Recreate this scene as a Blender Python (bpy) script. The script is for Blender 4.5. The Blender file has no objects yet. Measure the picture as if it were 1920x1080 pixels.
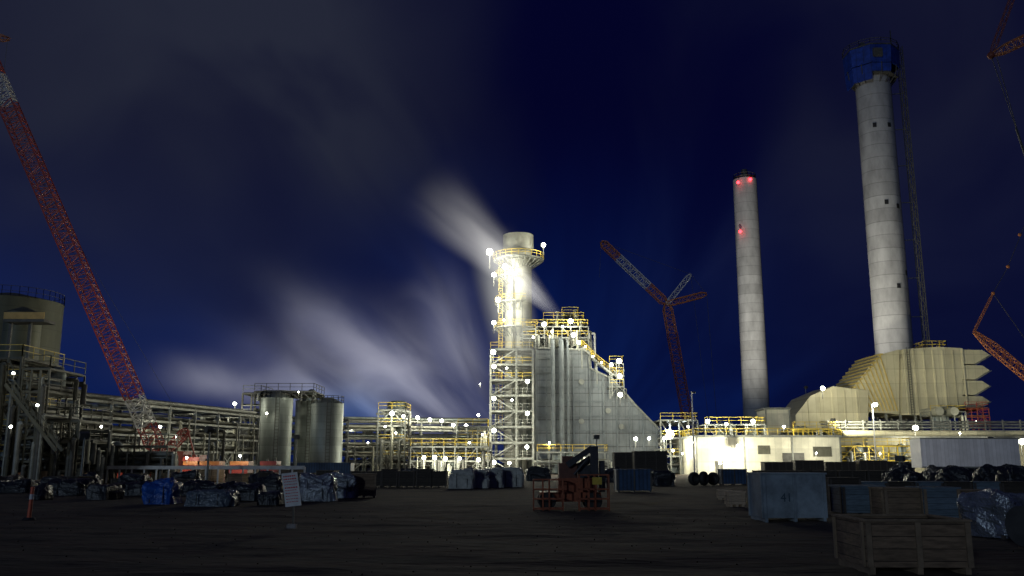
import bpy, math, random
from mathutils import Vector, Matrix, noise
random.seed(7)
scene=bpy.context.scene
F=1698.0; TH=math.atan(328/1698); CH=2.0
# ---------- survey helper : bearing/elevation + distance -> real metres ----------
def at(px,py,Y):
    t=(540-py)/F
    z=Y*math.tan(TH+math.atan(t))
    fwd=Y*math.cos(TH)+z*math.sin(TH)
    return Vector(((px-960)/F*fwd,Y,z+CH))
def gx(px,Y): return (px-960)/F*(Y*math.cos(TH)-CH*math.sin(TH))
def gy(py):
    return CH/ -math.tan(TH+math.atan((540-py)/F))
# ---------- materials ----------
def newmat(name):
    m=bpy.data.materials.new(name); m.use_nodes=True
    nt=m.node_tree; b=nt.nodes['Principled BSDF']; return m,nt,b
def N(nt,t,**k):
    n=nt.nodes.new(t)
    for a,v in k.items(): setattr(n,a,v)
    return n
def M(nt,op,a,b=None,c=None,clamp=False):
    n=nt.nodes.new('ShaderNodeMath'); n.operation=op; n.use_clamp=clamp
    for i,v in enumerate((a,b,c)):
        if v is None: continue
        if isinstance(v,(int,float)): n.inputs[i].default_value=v
        else: nt.links.new(v,n.inputs[i])
    return n.outputs[0]
def SS(nt,v,a,b,lo=0.0,hi=1.0):
    n=nt.nodes.new('ShaderNodeMapRange'); n.interpolation_type='SMOOTHSTEP'
    nt.links.new(v,n.inputs[0])
    n.inputs[1].default_value=a;n.inputs[2].default_value=b;n.inputs[3].default_value=lo;n.inputs[4].default_value=hi
    return n.outputs[0]
def mat(name,col,rough=.6,metal=0.,scale=2.,var=.35,bump=.15,stretch=(1,1,1),dirt=None,lines=None,linew=.04,pv=.22):
    m,nt,b=newmat(name)
    tc=N(nt,'ShaderNodeTexCoord'); mp=N(nt,'ShaderNodeMapping'); mp.inputs['Scale'].default_value=stretch
    nt.links.new(tc.outputs['Object'],mp.inputs[0])
    n1=N(nt,'ShaderNodeTexNoise'); n1.inputs['Scale'].default_value=scale; n1.inputs['Detail'].default_value=5; n1.inputs['Roughness'].default_value=.65
    nt.links.new(mp.outputs[0],n1.inputs['Vector'])
    r=N(nt,'ShaderNodeValToRGB')
    d=dirt or tuple(c*(1-var) for c in col)
    r.color_ramp.elements[0].position=.35; r.color_ramp.elements[1].position=.62
    r.color_ramp.elements[0].color=(*d,1); r.color_ramp.elements[1].color=(*col,1)
    nt.links.new(n1.outputs[0],r.inputs[0]); out=r.outputs[0]
    if lines:   # darker seams at regular heights / widths (axis, spacing)
        sx=N(nt,'ShaderNodeSeparateXYZ'); nt.links.new(tc.outputs['Object'],sx.inputs[0])
        for ax,sp,dk in lines:
            v=M(nt,'DIVIDE',sx.outputs[ax],sp); fr=M(nt,'FRACT',v); fl=M(nt,'FLOOR',v)
            edge=M(nt,'GREATER_THAN',fr,linew)
            wn=N(nt,'ShaderNodeTexWhiteNoise',noise_dimensions='1D'); nt.links.new(fl,wn.inputs['W'])
            k=M(nt,'MULTIPLY_ADD',wn.outputs[0],pv,.82)
            k2=M(nt,'MULTIPLY',k,M(nt,'MULTIPLY_ADD',edge,1-dk,dk))
            hs=N(nt,'ShaderNodeVectorMath',operation='SCALE'); nt.links.new(out,hs.inputs[0]); nt.links.new(k2,hs.inputs['Scale']); out=hs.outputs[0]
    nt.links.new(out,b.inputs['Base Color'])
    b.inputs['Roughness'].default_value=rough; b.inputs['Metallic'].default_value=metal
    if bump:
        bp=N(nt,'ShaderNodeBump'); bp.inputs['Strength'].default_value=bump; bp.inputs['Distance'].default_value=.05
        n2=N(nt,'ShaderNodeTexNoise'); n2.inputs['Scale'].default_value=scale*6; nt.links.new(mp.outputs[0],n2.inputs['Vector'])
        nt.links.new(n2.outputs[0],bp.inputs['Height']); nt.links.new(bp.outputs[0],b.inputs['Normal'])
    return m
def emis(name,col,s):
    m,nt,b=newmat(name); b.inputs['Base Color'].default_value=(*col,1)
    b.inputs['Emission Color'].default_value=(*col,1); b.inputs['Emission Strength'].default_value=s; return m
conc=mat('concrete_slipform',(.44,.435,.43),.85,0,.22,.38,.25,(1,1,.4),lines=[(2,3.8,.65)],linew=.05)
steel=mat('galvanised_steel',(.24,.25,.225),.5,.3,1.5,.4)
dsteel=mat('dark_steel',(.10,.10,.09),.6,.3,1.5,.4)
cream=mat('cream_cladding',(.60,.56,.38),.55,0,.4,.15,.05,lines=[(0,1.6,.72),(2,3.2,.8)],linew=.05)
whitec=mat('white_cladding',(.68,.66,.52),.55,0,.4,.25,.05,lines=[(0,1.1,.8),(2,2.1,.75)],linew=.05)
boilerm=mat('boiler_casing',(.20,.225,.24),.65,.1,.4,.35,.1,(1,1,.6),lines=[(2,2.4,.5),(0,1.2,.6)],linew=.07,pv=.1)
silom=mat('silo_sheet',(.27,.31,.29),.5,.25,.5,.35,.1,(1,1,.25),lines=[(2,1.15,.75)],linew=.06)
tankm=mat('tank_sheet',(.16,.17,.11),.6,.1,.3,.35,.1,(1,1,.2),lines=[(2,2.4,.7)],linew=.03)
yellow=mat('safety_yellow',(.62,.45,.05),.5,0,2,.3)
redp=mat('crane_red',(.38,.045,.03),.5,0,1.5,.4)
orangep=mat('crane_orange',(.55,.19,.05),.5,0,1.5,.4)
whitep=mat('white_paint',(.6,.6,.58),.5,0,1.5,.3)
bluep=mat('formwork_blue',(.010,.050,.36),.6,0,.8,.5,lines=[(0,1.5,.5)],linew=.08)
black=mat('black_rubber',(.02,.02,.02),.7,0,4,.3)
darkop=mat('dark_opening',(.01,.01,.012),.8,0,4,.3)
wood=mat('crate_planks',(.26,.18,.11),.8,0,3,.45,.3,(1,1,6),lines=[(2,.2,.3)],linew=.09)
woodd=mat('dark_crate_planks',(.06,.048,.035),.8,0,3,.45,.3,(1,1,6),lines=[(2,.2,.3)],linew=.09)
bgrey=mat('bluegrey_planks',(.15,.21,.26),.8,0,3,.4,.3,(1,1,6),lines=[(2,.2,.4)],linew=.09)
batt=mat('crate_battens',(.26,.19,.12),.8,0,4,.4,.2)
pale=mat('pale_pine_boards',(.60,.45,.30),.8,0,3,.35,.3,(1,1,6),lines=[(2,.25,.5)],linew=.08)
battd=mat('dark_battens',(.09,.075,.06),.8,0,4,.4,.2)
paleply=mat('pale_blue_ply',(.33,.40,.44),.7,0,1.2,.45,.15,lines=[(0,1.2,.7)],linew=.02)
tarpb=mat('blue_tarp',(.02,.12,.5),.25,0,2,.5,.8)
tarpd=mat('black_tarp',(.018,.02,.024),.3,0,2,.4,.8)
tarpg=mat('brown_tarp',(.07,.05,.035),.4,0,2,.4,.8)
foil=mat('silver_foil',(.40,.43,.46),.25,.6,2.5,.5,1.0)
pwhite=mat('white_shrink_wrap',(.5,.5,.44),.35,0,2.5,.35,.8)
orangem=mat('machine_orange',(.36,.09,.03),.5,0,3,.5)
darkm=mat('machine_grey',(.05,.05,.055),.5,.2,3,.4)
bluec=mat('blue_container_paint',(.03,.08,.17),.6,0,1.5,.4,.2,lines=[(0,.28,.6)],linew=.4)
drm=mat('drum_insulation',(.40,.40,.32),.5,.2,1,.3)
ribm=mat('rib_yellow',(.55,.42,.12),.6,0,2,.3)
ds2=mat('weathered_steel',(.09,.09,.065),.6,.2,1.5,.4)
lampm=emis('lamp_glass',(.97,1,.86),60)
redl=emis('aviation_red',(1,.02,.03),12)
tailm=mat('sign_white',(.72,.72,.7),.5,0,5,.2); signred=mat('sign_red',(.6,.03,.03),.6,0,5,.2); txtm=mat('stencil_ink',(.05,.09,.12),.8,0,5,.2)
# ---------- mesh builder ----------
class MB:
    def __init__(s): s.v=[];s.f=[];s.s=[]
    def add(s,vs,fs,sm=False):
        o=len(s.v); s.v+= [Vector(v) for v in vs]
        for f in fs: s.f.append([i+o for i in f]); s.s.append(sm)
    def beam(s,p,q,w,h=None,up=None):
        p=Vector(p);q=Vector(q);h=h or w;d=(q-p)
        if d.length<1e-5: return s
        d.normalize()
        u=Vector((0,0,1)) if abs(d.z)<.95 else Vector((0,1,0))
        a=d.cross(u).normalized();b=a.cross(d).normalized()
        vs=[]
        for c in (p,q):
            for i,j in ((-1,-1),(1,-1),(1,1),(-1,1)): vs.append(c+a*(i*w/2)+b*(j*h/2))
        s.add(vs,[(0,1,2,3),(7,6,5,4),(0,4,5,1),(1,5,6,2),(2,6,7,3),(3,7,4,0)]); return s
    def box(s,x0,x1,y0,y1,z0,z1):
        vs=[(x0,y0,z0),(x1,y0,z0),(x1,y1,z0),(x0,y1,z0),(x0,y0,z1),(x1,y0,z1),(x1,y1,z1),(x0,y1,z1)]
        s.add(vs,[(3,2,1,0),(4,5,6,7),(0,1,5,4),(1,2,6,5),(2,3,7,6),(3,0,4,7)]); return s
    def cyl(s,p,q,r0,r1=None,n=14,cap=True,sm=True):
        p=Vector(p);q=Vector(q);r1=r0 if r1 is None else r1;d=(q-p).normalized()
        u=Vector((0,0,1)) if abs(d.z)<.95 else Vector((0,1,0))
        a=d.cross(u).normalized();b=a.cross(d).normalized()
        A=[p+(a*math.cos(2*math.pi*i/n)+b*math.sin(2*math.pi*i/n))*r0 for i in range(n)]
        B=[q+(a*math.cos(2*math.pi*i/n)+b*math.sin(2*math.pi*i/n))*r1 for i in range(n)]
        s.add(A+B,[(i,i+n,(i+1)%n+n,(i+1)%n) for i in range(n)],sm)
        if cap: s.add(A,[tuple(range(n))]); s.add(B,[tuple(reversed(range(n)))])
        return s
    def tube(s,pts,r,n=8):
        for a,b in zip(pts[:-1],pts[1:]): s.cyl(a,b,r,n=n)
        return s
    def prism(s,pts,y0,y1):
        n=len(pts); vs=[(x,y0,z) for x,z in pts]+[(x,y1,z) for x,z in pts]
        s.add(vs,[tuple(range(n)),tuple(reversed(range(n,2*n)))]+[(i,i+n,(i+1)%n+n,(i+1)%n) for i in range(n)]); return s
    def lattice(s,p,q,w,n,t=.12,taper0=1.,taper1=1.):
        p=Vector(p);q=Vector(q);d=(q-p).normalized()
        u=Vector((0,1,0)); a=d.cross(u).normalized(); b=a.cross(d).normalized()
        def c(k,i):
            f=k/n; e=1.
            if f<.12: e=taper0+(1-taper0)*f/.12
            if f>.88: e=taper1+(1-taper1)*(1-f)/.12
            x,y=((-1,-1),(1,-1),(1,1),(-1,1))[i]
            return p+(q-p)*f+a*(x*w/2*e)+b*(y*w/2*e)
        for i in range(4):
            for k in range(n):
                s.beam(c(k,i),c(k+1,i),t)
                j=(i+1)%4
                if k%2==0: s.beam(c(k,i),c(k+1,j),t*.55)
                else: s.beam(c(k,j),c(k+1,i),t*.55)
                s.beam(c(k,i),c(k,j),t*.5)
        return s
    def rail(s,pts,h=1.1,t=.07,sp=1.6):
        for a,b in zip(pts[:-1],pts[1:]):
            a=Vector(a);b=Vector(b);U=Vector((0,0,1))
            s.beam(a+U*h,b+U*h,t);s.beam(a+U*h*.5,b+U*h*.5,t*.8)
            k=max(1,int((b-a).length/sp))
            for i in range(k+1): c=a+(b-a)*i/k; s.beam(c,c+U*h,t)
        return s
    def sphere(s,c,r,n=12,m=8):
        vs=[];fs=[];c=Vector(c)
        for j in range(m+1):
            for i in range(n):
                a=math.pi*j/m;b=2*math.pi*i/n
                vs.append(c+Vector((math.sin(a)*math.cos(b),math.sin(a)*math.sin(b),math.cos(a)))*r)
        for j in range(m):
            for i in range(n): fs.append((j*n+i,(j+1)*n+i,(j+1)*n+(i+1)%n,j*n+(i+1)%n))
        s.add(vs,fs,True); return s
    def mesh(s,name,m,base):
        me=bpy.data.meshes.new(name); base=Vector(base)
        me.from_pydata([v-base for v in s.v],[],s.f); me.polygons.foreach_set('use_smooth',s.s)
        me.materials.append(m); me.update(); return me
def link(o): scene.collection.objects.link(o); return o
class Thing:
    def __init__(s,name,label,cat,base,group=None):
        s.base=Vector(base); s.o=bpy.data.objects.new(name,None); s.o.empty_display_size=.5
        s.o.location=s.base; link(s.o); s.o['label']=label; s.o['category']=cat
        if group: s.o['group']=group
    def part(s,name,mb,m,parent=None,label=None):
        o=bpy.data.objects.new(name,mb.mesh(name,m,s.base)); link(o); o.parent=parent or s.o
        if label: o['label']=label
        return o
def single(name,mb,m,label,cat,base,group=None,kind=None):
    o=bpy.data.objects.new(name,mb.mesh(name,m,base)); o.location=base; link(o)
    if kind: o['kind']=kind
    if label: o['label']=label
    if cat: o['category']=cat
    if group: o['group']=group
    return o
# ---------- ground ----------
def axis(lo,hi,fine,fl,fh):
    v=[lo]; x=fl; pre=[]; d=fine*2; y=fl
    while y-d>lo: y-=d; pre.append(y); d*=1.35
    v+=list(reversed(pre)); 
    while x<=fh: v.append(x); x+=fine
    d=fine*2;y=x
    while y+d<hi: v.append(y); y+=d; d*=1.35
    v.append(hi); return v
def gz(x,y):
    k=max(0,min(1,(70-abs(y))/30))*max(0,min(1,(60-abs(x))/25))
    return k*(.07*noise.noise(Vector((x*.25,y*.35,0)))+.04*noise.noise(Vector((x*.5+y*.2,y*1.5,3)))+.02*noise.noise(Vector((x*3.1,y*3.1,8))))
xs=axis(-2500,2500,.3,-22,22); ys=axis(-60,5000,.3,8,46)
gv=[(x,y,gz(x,y)) for y in ys for x in xs];gf=[]
nx=len(xs)
for j in range(len(ys)-1):
    for i in range(nx-1): a=j*nx+i; gf.append((a,a+1,a+1+nx,a+nx))
me=bpy.data.meshes.new('ground'); me.from_pydata(gv,[],gf); me.polygons.foreach_set('use_smooth',[True]*len(gf))
g=link(bpy.data.objects.new('ground',me)); g['kind']='structure'; g['label']='dark compacted gravel yard with tyre tracks'
gm=mat('gravel_yard',(.066,.037,.021),.95,0,.55,.6,.9,(.45,1.8,1),dirt=(.014,.009,.006)); me.materials.append(gm)
# ---------- world ----------
w=bpy.data.worlds.new('World'); scene.world=w; w.use_nodes=True; nt=w.node_tree
bg=nt.nodes['Background']
tc=N(nt,'ShaderNodeTexCoord'); sp=N(nt,'ShaderNodeSeparateXYZ'); nt.links.new(tc.outputs['Generated'],sp.inputs[0])
az=M(nt,'ARCTAN2',sp.outputs[0],sp.outputs[1]); el=M(nt,'ARCSINE',sp.outputs[2])
da=M(nt,'SUBTRACT',az,.05); de=M(nt,'SUBTRACT',el,-.02)
ang=M(nt,'ARCTAN2',de,da); rad=M(nt,'SQRT',M(nt,'ADD',M(nt,'MULTIPLY',da,da),M(nt,'MULTIPLY',de,de)))
cb=N(nt,'ShaderNodeCombineXYZ'); nt.links.new(M(nt,'MULTIPLY',ang,2.2),cb.inputs[0]); nt.links.new(M(nt,'MULTIPLY',rad,2.6),cb.inputs[1])
ns=N(nt,'ShaderNodeTexNoise'); ns.inputs['Scale'].default_value=1.3; ns.inputs['Detail'].default_value=3; ns.inputs['Roughness'].default_value=.45; ns.inputs['Distortion'].default_value=.8
nt.links.new(cb.outputs[0],ns.inputs['Vector']); n0=ns.outputs[0]
nb=N(nt,'ShaderNodeTexNoise'); nb.inputs['Scale'].default_value=3.2; nb.inputs['Detail'].default_value=3; nb.inputs['Roughness'].default_value=.5; nt.links.new(tc.outputs['Generated'],nb.inputs['Vector'])
nn=M(nt,'SUBTRACT',nb.outputs[0],.5); n1_=M(nt,'SUBTRACT',n0,.5)
azw=M(nt,'ADD',M(nt,'MULTIPLY_ADD',nn,.22,az),M(nt,'MULTIPLY_ADD',n1_,.25,SS(nt,el,.30,.06,0.,.16))); elw=M(nt,'MULTIPLY_ADD',nn,.35,el)
left=M(nt,'MULTIPLY',SS(nt,azw,.05,-.22),SS(nt,elw,.06,.36))
left=M(nt,'MULTIPLY',left,SS(nt,az,-.70,-.30,.40,1.))
right=M(nt,'MULTIPLY',M(nt,'MULTIPLY',SS(nt,azw,.12,.42),SS(nt,elw,.0,.34)),.36)
cl=M(nt,'MULTIPLY',M(nt,'ADD',left,right),SS(nt,n0,.28,.70,.45,1.15))
low=M(nt,'MULTIPLY',SS(nt,el,.40,.04),SS(nt,az,.5,-.1,.25,1.))
low=M(nt,'MULTIPLY',low,SS(nt,n0,.25,.75,.5,1.35))
def mix(a,b,f):
    n=N(nt,'ShaderNodeMix',data_type='RGBA'); nt.links.new(f,n.inputs[0])
    for i,v in ((6,a),(7,b)):
        if isinstance(v,tuple): n.inputs[i].default_value=(*v,1)
        else: nt.links.new(v,n.inputs[i])
    return n.outputs[2]
c1=mix((.0010,.0013,.019),(.0025,.0108,.078),low)
c2=mix(c1,(.0172,.0202,.0375),cl)
nt.links.new(c2,bg.inputs[0]); bg.inputs[1].default_value=1.
# cool fill sun added to light the yard stock from the front
sun=bpy.data.lights.new('cool_fill','SUN'); sun.energy=.29; sun.color=(.62,.8,1); sun.angle=math.radians(4)
so=link(bpy.data.objects.new('cool_fill_light',sun)); so.rotation_euler=(math.radians(80),0,math.radians(-28))
# ---------- lamps ----------
def lampmeshes():
    h=MB(); h.box(-.4,.4,.25,.6,-.32,.34); h.beam((0,.45,-.3),(0,.45,-2.),.1); 
    l=MB(); l.sphere((0,0,0),.36)
    return h.mesh('housing',dsteel,(0,0,0)),l.mesh('lens',lampm,(0,0,0))
HM,LM=lampmeshes()
LP=.42
def lamp(p,power=2500,col=(1,.95,.74),sc=1.,label='bright white floodlight on a steel bracket'):
    e=bpy.data.objects.new('floodlight',None); e.location=p; sc=sc*.74; e.scale=(sc,)*3; link(e); e['label']=label; e['category']='floodlight'; e['group']='plant floodlights'
    for nme,m in (('housing',HM),('lens',LM)):
        o=link(bpy.data.objects.new(nme,m)); o.parent=e
    L=bpy.data.lights.new('bulb','POINT'); L.energy=power*LP; L.color=col; L.shadow_soft_size=.3
    lo=link(bpy.data.objects.new('bulb',L)); lo.parent=e; lo.location=(0,-1.6,-.5)
    return e
def added_flood(base,target,power,angle=40,h=6,col=(1,.96,.82),label='tall added mast floodlight aimed upward'):  # spot masts added to brighten chimneys, buildings and yard things
    T=Thing('added_flood_mast',label,'floodlight',base,'added mast floodlights')
    b=Vector(base); top=b+Vector((0,0,h))
    T.part('pole',MB().cyl(b,top,.12,.08,8),steel)
    d=(Vector(target)-top).normalized()
    T.part('lamp_head',MB().beam(top-d*.1,top+d*.5,.7,.5),dsteel)
    T.part('lens',MB().beam(top+d*.5,top+d*.56,.6,.4),lampm)
    L=bpy.data.lights.new('beam','SPOT'); L.energy=power; L.spot_size=math.radians(angle); L.spot_blend=1.; L.shadow_soft_size=.4; L.color=col
    o=link(bpy.data.objects.new('beam',L)); o.parent=T.o; o.location=top+d*.7-b
    o.rotation_euler=d.to_track_quat('-Z','Y').to_euler()
# ---------- tall chimney with climbing formwork ----------
Y=250; b=at(1677,660,Y); t_=at(1637,132,Y); cx=b.x; top=t_.z
T=Thing('concrete_chimney','tall grey concrete chimney under construction with blue formwork top','chimney',(cx,Y,0))
T.part('shaft',MB().cyl((cx,Y,0),(cx,Y,top+4),5.0,4.9,48,),conc)
for a,h in ((-2.05,97),(-1.2,97),(-1.75,74),(-1.05,73),(-1.45,50),(-.75,54),(-1.9,30)):
    mb=MB(); r=4.93; c=Vector((cx+math.cos(a)*r,Y+math.sin(a)*r,h)); n=Vector((math.cos(a),math.sin(a),0))
    mb.beam(c-n*.25,c+n*.12,1.0,1.3); T.part('opening',mb,darkop)
def ring(z0,z1,r0,r1,n=8,th=.3,ph=math.pi/8,only=None):
    mbx=MB()
    for i in range(n):
        if only and i not in only: continue
        a0=2*math.pi*i/n+ph;a1=2*math.pi*(i+1)/n+ph
        def q(a,r,z): return (cx+math.cos(a)*r,Y+math.sin(a)*r,z)
        vs=[q(a0,r0,z0),q(a1,r0,z0),q(a1,r1,z1),q(a0,r1,z1),q(a0,r0-th,z0),q(a1,r0-th,z0),q(a1,r1-th,z1),q(a0,r1-th,z1)]
        mbx.add(vs,[(0,1,2,3),(7,6,5,4),(0,4,5,1),(3,2,6,7),(1,5,6,2),(0,3,7,4)])
    return mbx
zp=top-.8
T.part('formwork_panel',ring(zp+.3,zp+5.6,7.5,7.8),bluep)
T.part('formwork_panel',ring(zp-4.6,zp+.0,7.2,7.5,only=(3,4)),bluep)
T.part('formwork_panel',ring(zp-2.2,zp+.1,7.2,7.5,only=(5,)),bluep)
T.part('working_platform',ring(zp-2.5,zp-2.25,7.,7.,th=2.15),dsteel); T.part('working_platform',ring(zp+5.7,zp+6.,7.9,7.9,th=3.1),dsteel)
for i in range(16):
    a=2*math.pi*i/16;C,S=math.cos(a),math.sin(a)
    T.part('bracket',MB().beam((cx+C*6.85,Y+S*6.85,zp-2.3),(cx+C*7.2,Y+S*7.2,zp+.3),.2).beam((cx+C*4.85,Y+S*4.85,zp-4.8),(cx+C*6.85,Y+S*6.85,zp-2.3),.22),dsteel)
def hoop(rr,zs):
    mb3=MB()
    for z in zs:
        for i in range(16):
            a=2*math.pi*i/16;a2=a+2*math.pi/16
            mb3.beam((cx+math.cos(a)*rr,Y+math.sin(a)*rr,z),(cx+math.cos(a2)*rr,Y+math.sin(a2)*rr,z),.12)
            mb3.beam((cx+math.cos(a)*rr,Y+math.sin(a)*rr,min(zs)-.6),(cx+math.cos(a)*rr,Y+math.sin(a)*rr,max(zs)),.1)
    return mb3
T.part('handrail',hoop(7.8,(zp+6.8,zp+7.5)),dsteel)
T.part('formwork_hatch',MB().box(cx-2.4,cx+.2,Y-8.0,Y-7.2,zp+1.8,zp+4.2),dsteel)
T.part('hoist_gear',MB().box(cx-2,cx+4,Y-3,Y+3,zp+6.02,zp+7.9).box(cx-3.4,cx-2.2,Y-2,Y+2,zp+6.02,zp+8.6),dsteel)
T.part('antenna',MB().beam((cx+6.4,Y,zp+6),(cx+6.4,Y,zp+13.5),.25),dsteel)
T=Thing('hoist_mast','thin dark lattice hoist mast tied to concrete chimney','hoist',(cx+8.6,Y-1,0))
T.part('mast',MB().lattice((cx+8.8,Y-1,0),(cx+8.2,Y-1,top+7),1.3,60,.15),ds2)
for k in range(9): z=20+k*11; T.part('wall_tie',MB().beam((cx+4.7,Y-.3,z),(cx+8.2,Y-1,z),.2),dsteel)
# ---------- second chimney ----------
Y=360; b=at(1419,785,Y); t_=at(1397,338,Y)
cx2=b.x; top2=t_.z
T=Thing('concrete_chimney','slender grey concrete chimney with red aviation lights','chimney',(cx2,Y,0))
T.part('shaft',MB().cyl((cx2,Y,0),(cx2,Y,top2),5.2,4.75,40),conc)
T.part('rim',MB().cyl((cx2,Y,top2+.01),(cx2,Y,top2+1.2),4.3,4.3,32).cyl((cx2,Y,top2+1.2),(cx2,Y,top2+4.5),1.6,1.2,16).rail([(cx2+math.cos(a*math.pi/8)*4.4,Y+math.sin(a*math.pi/8)*4.4,top2) for a in range(17)],2.2,.15),dsteel)
for p in ((1384,342),(1407,336),(1388,434)):
    q=at(*p,Y-5.2); T.part('aviation_light',MB().sphere(q,.6),redl)
# ---------- exhaust stack ----------
Y=178; s=at(972,600,Y); tz=at(972,442,Y).z; cx3=s.x
T=Thing('exhaust_stack','steel exhaust stack with ring platforms, brightly lit by floodlights','chimney',(cx3,Y,0))
T.part('shaft',MB().cyl((cx3,Y,0),(cx3,Y,tz-3),2.75,2.65,36),mat('stack_paint',(.42,.42,.36),.6,0,.5,.25,.1,lines=[(2,3,.7)],linew=.03))
T.part('silencer_rim',MB().cyl((cx3,Y,tz-3.6),(cx3,Y,tz-3),2.65,3.1,36).cyl((cx3,Y,tz-3),(cx3,Y,tz),3.1,3.1,36,cap=False).cyl((cx3,Y,tz-.4),(cx3,Y,tz-.35),3.05,3.05,36),mat('stack_cap',(.34,.34,.29),.6,0,.6,.3))
def ringplat(z,r,arc0=0,arc1=2*math.pi,n=24):
    mb=MB();mr=MB()
    for i in range(n):
        a0=arc0+(arc1-arc0)*i/n;a1=arc0+(arc1-arc0)*(i+1)/n
        P=lambda a,rr,zz:(cx3+math.cos(a)*rr,Y+math.sin(a)*rr,zz)
        vs=[P(a0,2.8,z),P(a1,2.8,z),P(a1,r,z),P(a0,r,z),P(a0,2.8,z-.25),P(a1,2.8,z-.25),P(a1,r,z-.25),P(a0,r,z-.25)]
        mb.add(vs,[(0,1,2,3),(7,6,5,4),(3,2,6,7),(0,4,5,1)])
        mb.beam(P(a0,2.8,z-1.8),P(a0,r,z-.25),.14)
        mr.beam(P(a0,r,z+1.1),P(a1,r,z+1.1),.1);mr.beam(P(a0,r,z+.55),P(a1,r,z+.55),.08);mr.beam(P(a0,r,z),P(a0,r,z+1.1),.09)
    T.part('platform',mb,steel);T.part('handrail',mr,yellow)
zz=at(972,487,Y).z
ringplat(zz,5.1); ringplat(at(972,568,Y).z,4.7,math.pi*.6,math.pi*1.6,14); ringplat(at(972,520,Y).z,4.6,math.pi*.7,math.pi*1.5,12); ringplat(at(972,615,Y).z,4.7,math.pi*.6,math.pi*1.6,14)
lm=MB()
lx=cx3-3.5
for k in range(70):
    z=8+k*.5
    if z<zz: lm.beam((lx-.35,Y-1.6,z),(lx+.35,Y-1.6,z),.06)
lm.beam((lx-.35,Y-1.6,8),(lx-.35,Y-1.6,zz+1),.09);lm.beam((lx+.35,Y-1.6,8),(lx+.35,Y-1.6,zz+1),.09)
T.part('ladder',lm,yellow)
T.part('riser_pipe',MB().cyl((cx3-1.2,Y-3.1,5),(cx3-1.2,Y-3.1,zz-2),.22,n=8),steel);T.part('riser_pipe',MB().cyl((cx3+.6,Y-3.2,5),(cx3+.6,Y-3.2,zz-9),.16,n=8),steel)
# ---------- generic process module ----------
def module(label,x0,x1,y0,y1,zt,lev,bays=3,zb=0,seed=1,fm=None,rm=None,name='process_module',cat='industrial structure',vessels=1,pipes=6,brace=True,rails=True,t=.25):
    R=random.Random(seed); fm=fm or steel; rm=rm or yellow
    T=Thing(name,label,cat,((x0+x1)/2,(y0+y1)/2,zb))
    mb=MB(); X=[x0+(x1-x0)*i/bays for i in range(bays+1)]; Z=[zb+(zt-zb)*(k+1)/lev for k in range(lev)]
    for x in X:
        for y in (y0,y1): mb.beam((x,y,zb),(x,y,zt),t)
        for z in Z: mb.beam((x,y0,z),(x,y1,z),t*.8,t)
    for z in Z:
        for y in (y0,y1): mb.beam((x0,y,z),(x1,y,z),t*.8,t*1.1)
    if brace:
        zq=[zb]+Z
        for k in range(lev):
            for i in range(bays):
                if R.random()<.55:
                    a,b_=(X[i],X[i+1]) if R.random()<.5 else (X[i+1],X[i])
                    mb.beam((a,y0,zq[k]),(b_,y0,zq[k+1]),t*.55)
    T.part('frame',mb,fm)
    for k,z in enumerate(Z):
        T.part('deck',MB().box(x0+.1,x1-.1,y0+.2,y1-.2,z+t*.56,z+t*.56+.08),dsteel)
        if rails: T.part('handrail',MB().rail([(x0,y0,z+.2),(x1,y0,z+.2)],1.1,.08,1.8).rail([(x1,y0,z+.2),(x1,y1,z+.2)],1.1,.08,1.8),rm)
    for i in range(pipes):
        z=R.uniform(zb+1,zt-.5); y=R.uniform(y0+.5,y1-.5); r=R.uniform(.1,.3)
        dk=fm in (dsteel,ds2)
        if R.random()<.5: xa=R.uniform(x0,x1); T.part('pipe',MB().tube([(xa,y0-.4,zb),(xa,y0-.4,z),(xa,y1,z)],r),R.choice([ds2,dsteel,steel] if dk else [steel,dsteel,drm]))
        else: T.part('pipe',MB().tube([(x0-.5,y,z),(x1+.5,y,z),(x1+.5,y,z-2 if z>zb+2 else zb)],r),R.choice([ds2,dsteel,steel] if dk else [steel,steel,dsteel]))
    for i in range(vessels):
        xa=R.uniform(x0+1,x1-1); k=R.randrange(lev); z=([zb]+Z)[k]+.3; h=(zt-zb)/lev*.75
        T.part('vessel',MB().cyl(((xa),(y0+y1)/2,z),(xa,(y0+y1)/2,z+h),.8,n=16).sphere((xa,(y0+y1)/2,z+h),.8),silom)
    return T
# ---------- stair tower ----------
Y=160; xa=at(919,880,Y).x; xb=at(1000,880,Y).x; zt=at(960,655,Y).z
T=Thing('stair_tower','tall galvanised steel stair tower with diagonal bracing','stair tower',((xa+xb)/2,Y+4,0))
mb=MB(); L=8; hh=zt/L
for x in (xa,(xa+xb)/2+.8,xb):
    for y in (Y,Y+7): mb.beam((x,y,0),(x,y,zt),.34)
for k in range(1,L+1):
    z=k*hh
    for y in (Y,Y+7): mb.beam((xa,y,z),(xb,y,z),.26,.36)
    for x in (xa,xb): mb.beam((x,Y,z),(x,Y+7,z),.26,.36)
for k in range(L):
    xm=(xa+xb)/2+.8
    if k%2: mb.beam((xa,Y-.05,k*hh),(xm,Y-.05,(k+1)*hh),.2)
    else: mb.beam((xm,Y-.05,k*hh),(xa,Y-.05,(k+1)*hh),.2)
    mb.beam((xa,Y,k*hh),(xa,Y+7,(k+1)*hh),.2)
T.part('frame',mb,steel)
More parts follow.
